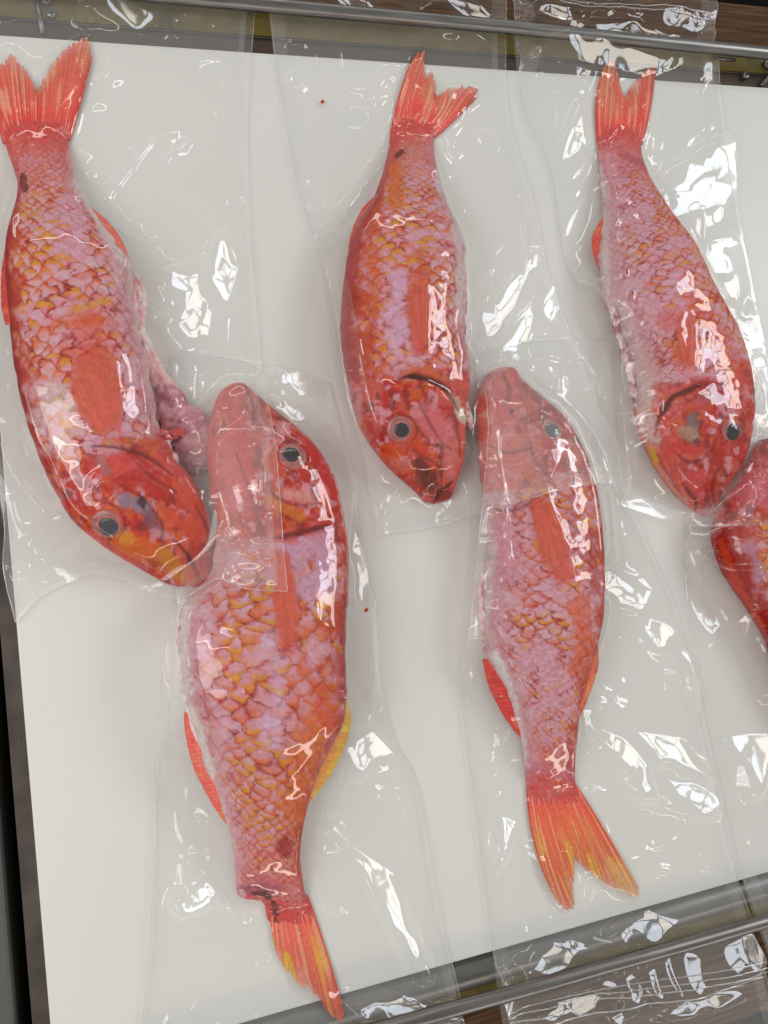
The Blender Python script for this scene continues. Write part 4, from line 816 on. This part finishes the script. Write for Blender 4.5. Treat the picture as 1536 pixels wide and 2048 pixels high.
def build_bag(B):
    global TOP
    top, bot, lef, rig = (np.array(B[k], float) for k in ('top', 'bottom', 'left', 'right'))
    wpx = np.linalg.norm(np.diff(bot, axis=0), axis=1).sum(); hpx = np.linalg.norm(np.diff(lef, axis=0), axis=1).sum()
    NU = int(wpx / B.get('res', 2.4)) + 2; NV = int(hpx / B.get('res', 2.4)) + 2
    f = cr if B.get('curve', True) else lin
    T_, B_, L_, R_ = cr(top, NU), cr(bot, NU), cr(lef, NV), cr(rig, NV)
    a = np.linspace(0, 1, NU)[None, :, None]; b_ = np.linspace(0, 1, NV)[:, None, None]
    uv = (1 - b_) * T_[None] + b_ * B_[None] + (1 - a) * L_[:, None] + a * R_[:, None] - ((1 - a) * (1 - b_) * T_[0] + a * (1 - b_) * T_[-1] + (1 - a) * b_ * B_[0] + a * b_ * B_[-1])
    u, v = uv[..., 0], uv[..., 1]
    p = P(u, v, np.full(u.shape, .001))
    x, y = p[..., 0], p[..., 1]
    # obstacle field for this bag: own fish + whatever lies below
    ob = np.maximum(TOP, np.where(FM[B['fish']], HC, 0))
    ix0 = max(0, int((x.min() - GX0) / GD) - 20); ix1 = min(GNX, int((x.max() - GX0) / GD) + 20)
    iy0 = max(0, int((y.min() - GY0) / GD) - 20); iy1 = min(GNY, int((y.max() - GY0) / GD) + 20)
    o = ob[iy0:iy1, ix0:ix1]
    z = o.copy()
    sl = 1.0 * GD
    for _ in range(34):
        for ax in (0, 1):
            z = np.maximum(z, np.maximum(np.roll(z, 1, ax), np.roll(z, -1, ax)) - sl)
    pr = B.get('press', 1.9e-5)
    for _ in range(240):
        av = (np.roll(z, 1, 0) + np.roll(z, -1, 0) + np.roll(z, 1, 1) + np.roll(z, -1, 1)) * .25 - pr
        z = np.maximum(o, av)
    z = blur(z, 1)
    G = np.zeros(HF.shape); G[iy0:iy1, ix0:ix1] = z
    zf = samp(G, x, y)
    hf = samp(HB * FM[B['fish']], x, y)                           # how much fish is right below
    free = 1 - sstep(.001, .006, hf)
    sd = B['seed']
    aa = np.linspace(0, 1, NU)[None] * np.ones((NV, 1)); bb = np.linspace(0, 1, NV)[:, None] * np.ones((1, NU))
    edge = np.minimum(np.minimum(aa, 1 - aa) * wpx, np.minimum(bb, 1 - bb) * hpx)     # px to the nearest edge
    inner = sstep(0, 45, edge)
    n1 = fbm(u / 95., v / 130., sd, 2) - .5; n2 = vnoise(u / 34. + 8, v / 48., sd + 4) - .5; n3 = vnoise(u / 13., v / 17., sd + 6) - .5
    rd = 1 - np.abs(2 * vnoise(u / 60. + .35 * n1, v / 110., sd + 9) - 1)
    amp = B.get('amp', 1.0)
    gate = .55 + .9 * sstep(.45, .7, vnoise(u / 160., v / 200., sd + 12))
    dz = amp * free * inner * gate * (.0042 * n1 + .0014 * n2 * (.4 + gate) + .00010 * n3 + .0016 * np.maximum(0, rd - .80) / .2)
    dz = dz + amp * (1 - free) * (.0011 * (vnoise(u / 40. + 3, v / 80., sd + 5) - .5) + .00022 * (vnoise(u / 16., v / 44., sd + 7) - .5))
    zf = zf + .35 * np.logaddexp(0, (dz + .0002) / .00035) * .001
    # wavy free edges lift a little
    lift = np.exp(-(np.minimum(np.minimum(aa, 1 - aa) * wpx, (1 - bb if B['open'] == 'top' else bb) * hpx) / 22.) ** 2)
    zf = zf + lift * (.0007 + .0016 * (vnoise(u / 90., v / 90., sd + 21)))
    # over the chamber gap and under the rods
    ytop = np.interp(x, TOPROD[:, 0], TOPROD[:, 1]); ybot = np.interp(x, BOTROD[:, 0], BOTROD[:, 1])
    zr = RZ - .0058
    zf = np.where(y > BY1 - .01, zf * (1 - sstep(BY1 - .01, BY1 + .01, y)) + sstep(BY1 - .01, BY1 + .01, y) * (zr - .0018 + .0022 * n1), zf)
    zf = np.where(y < BY0 + .006, zf * (1 - sstep(BY0 + .006, BY0 - .012, y)) + sstep(BY0 + .006, BY0 - .012, y) * (zr - .0018 + .0022 * n1), zf)
    zf = np.where(np.abs(y - ytop) < .012, zf + (zr - .0006 - zf) * np.exp(-((y - ytop) / .005) ** 2), zf)
    zf = np.where(np.abs(y - ybot) < .012, zf + (zr - .0006 - zf) * np.exp(-((y - ybot) / .005) ** 2), zf)
    WF = np.zeros(zf.shape)
    for (cu, cv, ru, rv, ang, aim) in B.get('facets', []):       # stiff tilted folds of the film
        c0 = P(np.array(cu, float), np.array(cv, float), np.array(.004)); tgt = np.array(WIN + _wy * (.14 * aim))
        vw_ = np.array([0, 0, CH]) - c0; vw_ /= np.linalg.norm(vw_); lw_ = tgt - c0; lw_ /= np.linalg.norm(lw_); hh = vw_ + lw_
        g = -hh[:2] / hh[2]; ca, sa = math.cos(math.radians(ang)), math.sin(math.radians(ang))
        du, dv = u - cu, v - cv; a1 = (du * ca + dv * sa) / (ru * 1.5); a2 = (-du * sa + dv * ca) / (rv * 1.5)
        w_ = np.exp(-np.clip(a1 ** 2 + a2 ** 2 + .9 * n2, 0, 9) ** 3)
        rm_ = np.linalg.norm(g) * min(ru, rv) * .00030
        pl = .0012 + np.where((y > BY1) | (y < BY0), zr - .003, 0) + rm_ + g[0] * (x - c0[0]) + g[1] * (y - c0[1]) + .0008 * n1 + .00013 * n2
        zf = zf * (1 - w_) + np.maximum(pl, .0009) * w_; WF = np.maximum(WF, w_)
    zd = np.zeros(zf.shape)
    for poly, w, am in B.get('ridges', []): zd = ridge(zd, u, v, cr(poly, 24) if len(poly) > 2 else poly, w * 1.6, am * 1.7)
    for (cu, cv, rr, am) in B.get('dimples', []): zd = zd + am * .001 * np.exp(-((u - cu) ** 2 + (v - cv) ** 2) / rr ** 2)
    for (cu, cv, rr, am) in B.get('rings', []): zd = zd + am * .001 * np.exp(-((np.hypot(u - cu, v - cv) - rr) / (rr * .35)) ** 2)
    r3 = np.random.default_rng(sd + 5); stF = FISH[B['fish']]['st']; mF = (stF[:, :2] + stF[:, 2:]) / 2
    for q in range(30):                                          # tension creases running out from the body
        kk = int(r3.uniform(.06, .97) * len(stF)); sd_ = slice(0, 2) if q % 2 else slice(2, 4)
        p0 = stF[kk, sd_]; dr = (p0 - mF[kk]) / (np.linalg.norm(p0 - mF[kk]) + 1e-6)
        an = r3.normal(0, .55); dr = np.array([dr[0] * math.cos(an) - dr[1] * math.sin(an), dr[0] * math.sin(an) + dr[1] * math.cos(an)])
        ln = r3.uniform(35, 125); bend = np.array([-dr[1], dr[0]]) * r3.normal(0, .12) * ln
        cp = [p0 + dr * 6, p0 + dr * ln * .5 + bend, p0 + dr * ln]
        if not (-60 < cp[2][0] < 1640 and 60 < cp[2][1] < 2000): continue
        pc = cr(cp, 10); dd, tt_ = polydist(u, v, pc)
        zd = zd + r3.uniform(.45, 1.15) * .001 * np.exp(-(dd / (3.4 + 3.5 * tt_)) ** 2) * np.clip((1 - tt_) / .5, 0, 1) * np.clip(tt_ / .06, 0, 1)
    r2 = np.random.default_rng(sd)
    ey, ex = np.nonzero((hf > .0015) & (hf < .012) & (np.abs(aa - .5) < .47))
    for q in r2.choice(len(ey), min(len(ey), 64), replace=False):          # small trapped air bubbles along the body
        j0, i0, rr = ey[q], ex[q], r2.uniform(1.8, 4.2)
        w = slice(max(0, j0 - 6), j0 + 7), slice(max(0, i0 - 6), i0 + 7)
        zd[w] += rr * .00013 * np.exp(-((u[w] - u[j0, i0]) ** 2 + (v[w] - v[j0, i0]) ** 2) / rr ** 2)
    if B.get('mouthamp'):
        zd = zd + B['mouthamp'] * sstep(BY1 - .012, BY1 + .014, y) * (.0060 * (vnoise(u / 90. + 3, v / 34., sd + 41) - .5) + .0022 * (vnoise(u / 34., v / 26., sd + 43) - .5))
    zd = zd * (1 - .92 * WF)
    zf = zf + zd * (1 - .9 * np.exp(-((y - ytop) / .005) ** 2)) * (1 - .9 * np.exp(-((y - ybot) / .005) ** 2))
    for fn in B.get('warp', []): zf = fn(zf, u, v)
    hard = samp(np.maximum(TOP, np.where(FM[B['fish']], HB, 0)), x, y)
    zf = np.maximum(zf, hard + .0003)
    p[..., 2] = zf
    V = p.reshape(-1, 3)
    root = empty('vacuum_bag', tuple(np.array([x.mean(), y.mean(), 0])), B['label'], 'plastic bag', 'clear vacuum bags holding fish')
    me = mesh_np('front_film', V, grid_quads(NV, NU)[:, ::-1])
    keep_parent(link('front_film', me, M_film), root)
    # back film lying below the fish
    st = 8; ub, vb = u[::st, ::st], v[::st, ::st]; pb = P(ub, vb, np.full(ub.shape, .0006))
    under = samp(TOP, pb[..., 0], pb[..., 1])
    pb[..., 2] = np.where(under > .0004, np.maximum(samp(G, pb[..., 0], pb[..., 1]) * 0 + under + .0004, .0006), .0006)
    pb[..., 2] = np.minimum(pb[..., 2], zf[::st, ::st] - .0002)
    me = mesh_np('back_film', pb.reshape(-1, 3), grid_quads(*ub.shape)[:, ::-1])
    keep_parent(link('back_film', me, M_back), root)
    # sealed borders
    def strip(name, sl_v, sl_u):
        q = p[sl_v, sl_u].copy(); q[..., 2] += .00035
        if min(q.shape[:2]) < 2: return
        m_ = mesh_np(name, q.reshape(-1, 3), grid_quads(q.shape[0], q.shape[1])[:, ::-1])
        keep_parent(link(name, m_, M_seal), root)
    k = max(2, int(B.get('seal', 30) / wpx * NU)); kb = max(2, int(B.get('sealb', 42) / hpx * NV))
    strip('side_seal', slice(0, NV), slice(0, k)); strip('side_seal', slice(0, NV), slice(NU - k, NU))
    if B['open'] == 'top': strip('end_seal', slice(NV - kb, NV), slice(k, NU - k))
    else: strip('end_seal', slice(0, kb), slice(k, NU - k))
    # free edge of the film: a thin bead of doubled plastic
    E_ = np.concatenate([p[:, 0], p[-1, 1:]] if B['open'] == 'top' else [p[::-1, 0], p[0, 1:]])
    E_ = np.concatenate([E_, p[::-1, -1][1:] if B['open'] == 'top' else p[1:, -1]])
    tube('film_edge', E_[::2] + [0, 0, .0002], .00022, M_zip, root, 5)
    for zy in B.get('zip', []):
        ln = [p[int(np.clip(zy_(i / (NU - 1)) * (NV - 1), 0, NV - 1)), i] for zy_ in [zy] for i in range(2, NU - 2)]
        ln = np.array(ln); ln[:, 2] = blur1(ln[:, 2]) + .0008
        tube('zip_track', ln[::3], .0004, M_zip, root, 6)
    # raise the resting surface for later bags
    m = np.zeros(HF.shape); rast(m, V + [0, 0, .0003]); m = fill(fill(m)); m = np.where(yy[:, None] > BY1, 0, m); m = np.where(yy[:, None] < BY0, 0, m)
    TOP = np.maximum(TOP, blur(m, 1))
    return root
def blur1(a):
    for _ in range(25): a = np.convolve(np.pad(a, 2, mode='edge'), np.ones(5) / 5, 'valid')
    return a

# per-fish masks so that each film only wraps its own fish (and what lies below it)
HB = blur(HF, 1)
_bl = blur(HF, 9); _d = np.maximum(HF - _bl, 0)
for _ in range(5):
    for _ax in (0, 1): _d = np.maximum(_d, np.maximum(np.roll(_d, 1, _ax), np.roll(_d, -1, _ax)))
HC = np.where(HF > 0, _bl + blur(_d, 14) + .0002, 0)
FM = {}
from itertools import count
for k, F in enumerate(FISH):
    m = np.zeros(HF.shape)
    for o in F['root'].children_recursive:
        if o.type != 'MESH': continue
        co = np.zeros(len(o.data.vertices) * 3, np.float32); o.data.vertices.foreach_get('co', co)
        rast(m, co.reshape(-1, 3).astype(float))
    m = fill(fill(m)) > 0
    for _ in range(2): m = m | np.roll(m, 1, 0) | np.roll(m, -1, 0) | np.roll(m, 1, 1) | np.roll(m, -1, 1)
    FM[k] = m

BAGS = [
 dict(fish=3, seed=31, facets=[(612, 775, 46, 40, 15, -0.7), (600, 830, 50, 16, 5, 0.6), (716, 1120, 20, 74, -6, 0.2), (346, 1235, 12, 70, 0, 0.2), (760, 1760, 22, 150, -24, -0.2), (730, 1500, 40, 34, 0, 0), (400, 1790, 40, 20, -20, 0), (800, 2010, 90, 18, 6, -0.3)], open='bottom', label='clear bag holding the torn tailed orange fish at lower left',
  top=[(345,712),(380,707),(480,725),(660,768)], right=[(660,768),(690,900),(718,1050),(742,1200),(756,1350),(790,1480),(834,1573),(874,1792),(903,1927),(930,2080),(948,2200)],
  left=[(345,712),(352,900),(350,1100),(345,1200),(330,1300),(312,1500),(310,1620),(300,1900),(285,2048),(275,2200)], bottom=[(275,2200),(600,2205),(948,2200)], seal=30, sealb=36,
  ridges=[([(732,1230),(738,1440),(742,1480)],5,1.0),([(688,1360),(702,1455),(742,1440)],6,1.2),([(700,1460),(690,1560),(660,1640)],6,1.6),([(665,1635),(740,1750),(800,1850),(828,1940)],9,2.2),([(670,1640),(760,1850),(825,1940)],7,1.2),
    ([(375,1570),(370,1700),(355,1860)],8,1.4),([(385,1650),(395,1624),(412,1632),(428,1645)],6,1.2),([(372,1780),(395,1748),(420,1785),(450,1810)],6,1.4),([(450,1720),(440,1800),(490,1830)],6,1.6),([(490,1835),(540,1905)],7,1.2),([(700,1990),(780,2000),(860,2015)],7,1.5),([(690,1990),(780,1992),(830,1985)],5,.9),
    ([(342,1205),(346,1250),(362,1320)],7,1.5),([(700,1100),(725,1170),(730,1250)],9,1.8),([(575,740),(556,780),(558,830)],5,1.0),([(600,770),(625,800)],6,1.2),([(650,1380),(700,1330)],6,.8)]),
 dict(fish=4, seed=47, facets=[(1195, 1440, 40, 20, 20, 0), (1250, 1500, 24, 80, -25, -0.2), (1330, 1500, 90, 28, 42, 0), (1375, 1585, 56, 24, 30, 0.2), (1235, 1175, 60, 26, 30, -0.2), (1315, 1265, 22, 34, 0, -0.2), (1010, 1655, 16, 60, 12, 0.2), (1395, 1330, 22, 70, -12, 0.1), (1090, 1915, 70, 22, -25, 0.4), (1290, 1850, 60, 18, -15, 0.2), (1216, 1992, 17, 34, 8, 0.2), (1258, 1978, 15, 32, 8, 0.2), (1303, 1963, 15, 28, 5, 0.2), (1340, 1950, 18, 32, 5, 0.2), (1385, 1940, 24, 36, -8, 0.2), (1462, 1912, 50, 28, -30, 0.2), (1120, 2012, 70, 14, -14, -0.3), (1010, 1985, 14, 40, 10, 0.0), (1395, 2000, 70, 12, -14, 0.3)], open='bottom', label='clear zip bag holding the fork tailed fish at lower right',
  top=[(950,712),(1030,690),(1115,682),(1220,680)], right=[(1220,680),(1228,830),(1245,980),(1290,1080),(1363,1255),(1407,1500),(1429,1608),(1472,1760),(1501,1862),(1540,2010),(1580,2150)],
  left=[(950,712),(945,900),(935,1100),(920,1270),(918,1380),(940,1550),(960,1700),(985,1905),(1005,2048),(1025,2150)], bottom=[(1025,2150),(1300,2150),(1580,2150)], seal=32, sealb=36,
  zip=[lambda t: .905 - .068 * t, lambda t: .912 - .068 * t, lambda t: .919 - .068 * t, lambda t: .930 - .068 * t],
  ridges=[([(1160,1420),(1230,1415),(1260,1440),(1330,1480),(1370,1505)],10,2.4),([(1165,1430),(1210,1490),(1260,1545)],9,2.2),([(1260,1545),(1310,1600),(1370,1622),(1408,1615)],9,2.2),([(1270,1450),(1330,1540),(1400,1590)],12,2.0),
    ([(1205,1150),(1250,1155),(1300,1205)],9,2.0),([(1215,1180),(1280,1230),(1290,1290),(1330,1285)],7,1.6),([(1000,1690),(1015,1620),(1020,1640)],7,1.6),([(1055,1680),(1075,1740),(1095,1785)],6,1.4),
    ([(1255,1590),(1300,1690),(1370,1650)],6,1.0),([(1165,1820),(1180,1780),(1205,1760)],6,1.0),([(1300,1750),(1320,1738),(1340,1742)],6,1.3),([(1398,1710),(1405,1735),(1430,1740)],5,1.1),
    ([(945,1165),(942,1220),(965,1250)],7,1.6),([(1015,1430),(1000,1470),(985,1560)],6,1.2),([(1205,1060),(1215,1130)],8,1.4),([(1205,985),(1212,1080)],7,1.3),([(1010,1870),(1060,1862),(1110,1832)],6,1.1)],
  rings=[(1330,1360,14,1.4),(1003,1706,14,1.4)], dimples=[(1410,1590,18,1.6)],
  mouth=True),
 dict(fish=5, seed=58, facets=[(1388, 1180, 16, 70, -14, -0.3), (1410, 1225, 22, 40, -20, 0.2), (1500, 1280, 14, 70, -8, -0.2), (1420, 1095, 26, 24, 0, 0), (1500, 1500, 30, 60, 0, 0)], open='bottom', label='clear bag cut off by the right edge, below the upper right fish',
  top=[(1400,880),(1500,862),(1700,840)], right=[(1700,840),(1740,1200),(1780,1700),(1800,2000)], left=[(1400,880),(1368,1000),(1365,1110),(1378,1260),(1412,1450),(1483,1753),(1519,1862),(1570,2000)], bottom=[(1570,2000),(1680,2000),(1800,2000)], seal=28, sealb=36, res=3.2,
  ridges=[([(1395,1070),(1405,1105),(1422,1125)],6,1.6),([(1385,1155),(1395,1200),(1410,1250)],9,2.0),([(1490,1195),(1502,1270),(1500,1340)],8,2.0),([(1515,1240),(1530,1290)],6,1.4),([(1420,1080),(1418,1120)],5,1.2),([(1490,1690),(1510,1640),(1525,1560)],7,1.2)], dimples=[(1445,1290,8,1.0),(1411,1238,9,1.2)], rings=[(1500,1600,14,1.2)]),
 dict(fish=0, seed=69, mouthamp=.5, facets=[(392, 585, 46, 40, 30, 0.6), (388, 645, 40, 30, 0, -0.8), (255, 35, 60, 24, 0, 0), (445, 545, 26, 50, 0, 0), (60, 930, 22, 70, -35, -0.5)], open='top', label='clear bag at far left, lower edge curling over the left side of the board',
  top=[(-70,-60),(200,-45),(512,-20)], right=[(512,-20),(506,60),(497,200),(497,340),(502,480),(520,700),(540,1000),(550,1190)], left=[(-70,-60),(-75,300),(-60,600),(-30,850),(2,1000),(10,1060),(8,1140),(32,1247)],
  bottom=[(32,1247),(90,1190),(180,1152),(240,1162),(345,1203),(395,1182),(430,1165),(480,1185),(550,1190)], seal=30, sealb=30,
  ridges=[([(310,272),(208,405)],5,1.3),([(386,282),(290,356)],5,1.3),([(420,480),(395,525),(342,560),(340,640),(300,678)],6,1.4),([(310,15),(355,50)],5,1.2),([(365,10),(375,35),(398,18)],5,1.3),([(412,22),(422,66)],5,1.2),([(325,50),(340,80),(352,72)],5,1.1),
    ([(350,560),(380,600),(415,610)],16,2.4),([(360,650),(390,690)],14,2.0),([(470,550),(445,520),(430,560)],8,1.2),([(470,395),(475,520)],12,1.5),([(370,790),(420,750),(425,760),(395,850)],5,1.0),([(425,870),(470,845),(500,810)],5,1.4),([(425,905),(470,890),(498,868)],5,1.4),
    ([(130,1040),(60,1090),(25,1150)],9,2.2),([(130,1060),(80,1110)],7,1.6),([(140,1075),(200,1070),(270,1005)],6,1.2),([(20,1150),(80,1110),(170,1080)],10,2.0),([(5,860),(60,950),(95,985)],14,2.4),
    ([(430,1165),(450,1140),(490,1135),(525,1150)],7,1.6),([(455,1090),(470,1110),(440,1125)],6,1.2),([(520,1035),(505,1080),(500,1100)],6,1.2),([(225,690),(232,740),(240,770)],5,.7),([(250,660),(270,740),(300,800)],5,.7)],
  rings=[(41,237,14,1.0)], dimples=[(365,560,26,1.2),(130,985,10,.8)]),
 dict(fish=1, seed=83, mouthamp=.5, facets=[(1010, 610, 90, 20, -48, 0), (1045, 660, 70, 16, -50, 0), (720, 405, 14, 46, 35, 0), (1105, 600, 24, 34, 0, 0), (910, 985, 24, 60, -20, -0.3), (1000, 760, 24, 36, 0, 0.3), (960, 75, 60, 14, 5, 0), (700, 18, 80, 9, 5, 0.2), (930, 30, 50, 9, 5, 0)], open='top', label='clear bag in the upper middle, round the fish with the dark gill slit',
  top=[(530,-60),(770,-25),(1006,-5)], right=[(1006,-5),(1009,72),(1010,140),(1024,260),(1070,416),(1100,560),(1145,680),(1190,810),(1232,968)], left=[(530,-60),(537,22),(548,110),(563,190),(592,365),(636,515),(676,790),(720,930),(750,1072)],
  bottom=[(750,1072),(850,1058),(920,1040),(1050,1003),(1140,985),(1232,968)], seal=32, sealb=40,
  ridges=[([(568,80),(590,78),(606,96),(580,98),(568,80)],4,.9),([(735,215),(750,185),(775,150)],6,1.5),([(750,205),(790,180),(800,165)],5,1.3),([(775,170),(795,140)],5,1.2),([(945,205),(950,212)],5,1.0),([(620,405),(650,475),(685,525)],6,1.5),([(648,395),(670,450),(688,520)],5,1.3),
    ([(700,440),(720,405),(742,395)],8,2.0),([(940,680),(1000,620),(1058,555)],7,2.0),([(945,710),(1010,655),(1070,590)],6,1.6),([(960,720),(1030,690),(1060,640)],6,1.2),
    ([(735,1000),(748,1040),(770,1025),(795,965),(806,975),(800,1010)],5,1.4),([(680,960),(700,1010),(720,1035)],6,1.4),([(880,1050),(905,1000),(912,985)],6,1.6),([(960,905),(1060,910)],7,1.8),([(1060,912),(1020,950),(965,970)],6,1.8),([(1060,915),(1040,960),(990,975)],5,1.4),
    ([(1060,820),(1082,850),(1075,900)],6,1.4),([(1165,720),(1195,740),(1175,790)],7,1.8),([(955,815),(965,840),(1060,845)],6,1.2),([(960,870),(1080,885)],5,.9),([(960,790),(1020,800),(1070,795)],5,.8),([(955,770),(990,760),(990,730)],6,1.4),([(880,290),(905,260),(925,245)],6,1.2)],
  rings=[(593,167,17,1.5),(908,300,16,1.2),(972,285,20,1.3),(580,95,10,.8)]),
 dict(fish=2, seed=97, mouthamp=1., facets=[(1225, 135, 130, 34, 8, -0.2), (1400, 375, 72, 44, -45, 0.7), (1440, 640, 24, 34, 40, 0.6), (1500, 700, 20, 60, -20, 0.6), (1285, 1016, 56, 15, 8, 0.3), (1145, 285, 18, 56, 12, 0), (1255, 800, 30, 14, -40, 0), (1240, 75, 130, 17, 6, 0.3), (1110, 40, 50, 10, 8, 0.0), (1355, 52, 44, 14, 8, -0.2), (1500, 835, 40, 14, 10, 0)], open='top', label='clear zip bag at upper right, its wrinkled mouth under the upper rod',
  top=[(1020,-60),(1200,-50),(1425,-30)], right=[(1425,-30),(1421,90),(1436,163),(1461,326),(1480,440),(1510,600),(1560,820),(1600,1055)], left=[(1020,-60),(1027,72),(1034,140),(1049,230),(1100,344),(1132,540),(1175,600),(1215,720),(1228,880),(1238,1012)],
  bottom=[(1238,1012),(1310,1035),(1380,1058),(1450,1061),(1520,1056),(1600,1055)], seal=32, sealb=40,
  zip=[lambda t: .048 + .020 * t, lambda t: .056 + .020 * t],
  ridges=[([(1062,150),(1090,172),(1140,165),(1175,178)],7,2.0),([(1095,95),(1150,150),(1185,165)],14,3.0),([(1185,165),(1270,150),(1360,110)],16,3.0),([(1140,100),(1230,112),(1340,110)],18,-2.0),([(1075,25),(1120,20),(1150,30),(1165,38)],6,1.3),([(1185,18),(1205,32),(1235,12),(1240,35),(1270,28)],6,1.4),([(1290,22),(1320,30),(1370,30)],7,1.3),
    ([(1145,255),(1135,320),(1160,345)],9,2.0),([(1160,180),(1150,210),(1175,330)],6,1.2),([(1180,355),(1192,385)],8,1.5),([(1305,210),(1300,330)],7,1.4),([(1330,420),(1430,330),(1450,350),(1440,400)],24,2.4),([(1345,310),(1430,240)],7,1.0),([(1480,640),(1510,610)],9,1.5),([(1490,800),(1530,795)],6,1.6),([(1490,835),(1540,850)],6,1.4),([(1500,890),(1530,870)],8,2.0),
    ([(1210,815),(1240,790),(1262,770)],7,1.8),([(1235,900),(1270,880),(1300,885)],6,1.4),([(1240,1005),(1290,1015),(1345,1018)],10,2.4),([(1470,930),(1500,980),(1530,1000)],6,1.8),([(1400,1040),(1440,1035)],6,1.4),([(1355,1045),(1340,1080)],8,1.5),([(1200,590),(1230,690),(1225,760)],7,1.4),([(1150,540),(1200,590)],6,1.0)],
  rings=[(1064,112,13,1.6),(1385,45,10,1.4),(1345,42,9,1.2),(1265,30,9,1.2)], dimples=[(1415,370,40,1.4),(1448,840,10,.8)]),
]
def mouth_bumps(zf, u, v):      # pleats that the lower rod presses into the mouth of the zip bag
    for (cu, cv, rw, rh, am) in ((1212,1990,17,26,2.6),(1255,1978,16,26,2.4),(1303,1965,16,24,2.4),(1340,1953,17,25,2.6),(1385,1942,24,28,3.2),(1465,1915,40,26,3.6)):
        zf = zf + am * .001 * np.exp(-((u - cu) / rw) ** 2 - ((v - cv) / rh) ** 2)
    return zf

for B in BAGS: build_bag(B)

# two flecks of blood on the board and the film
for (u, v), lab in (((645, 203), 'tiny orange red fleck on the film above the middle fish'), ((733, 1220), 'tiny dark red fleck right of the large orange fish')):
    z = float(samp(TOP, *P(u, v, .002)[:2])); c = P(u, v, z + .0009)
    n = 14; th = np.linspace(0, 2 * np.pi, n, endpoint=False); V = [c + [0, 0, .0006]]
    for rr, hh in ((.5, .0005), (.9, .0002), (1, -.0003)):
        V += [c + [rr * (.0010 + .0004 * math.sin(2 * t + 1)) * math.cos(t), rr * .0013 * math.sin(t), hh] for t in th]
    i = 1 + np.arange(2)[:, None] * n; j = np.arange(n)[None]; k = (j + 1) % n
    q = np.stack([i + j, i + n + j, i + n + k, i + k], -1).reshape(-1, 4); t = np.array([[0, 1 + a, 1 + (a + 1) % n] for a in range(n)])
    me = mesh_np('blood_fleck', np.array(V), q, t); color_attr(me, np.ones((len(V), 3)) * A(176, 60, 40))
    tag(link('blood_fleck', me, M_fish), lab, 'fleck')
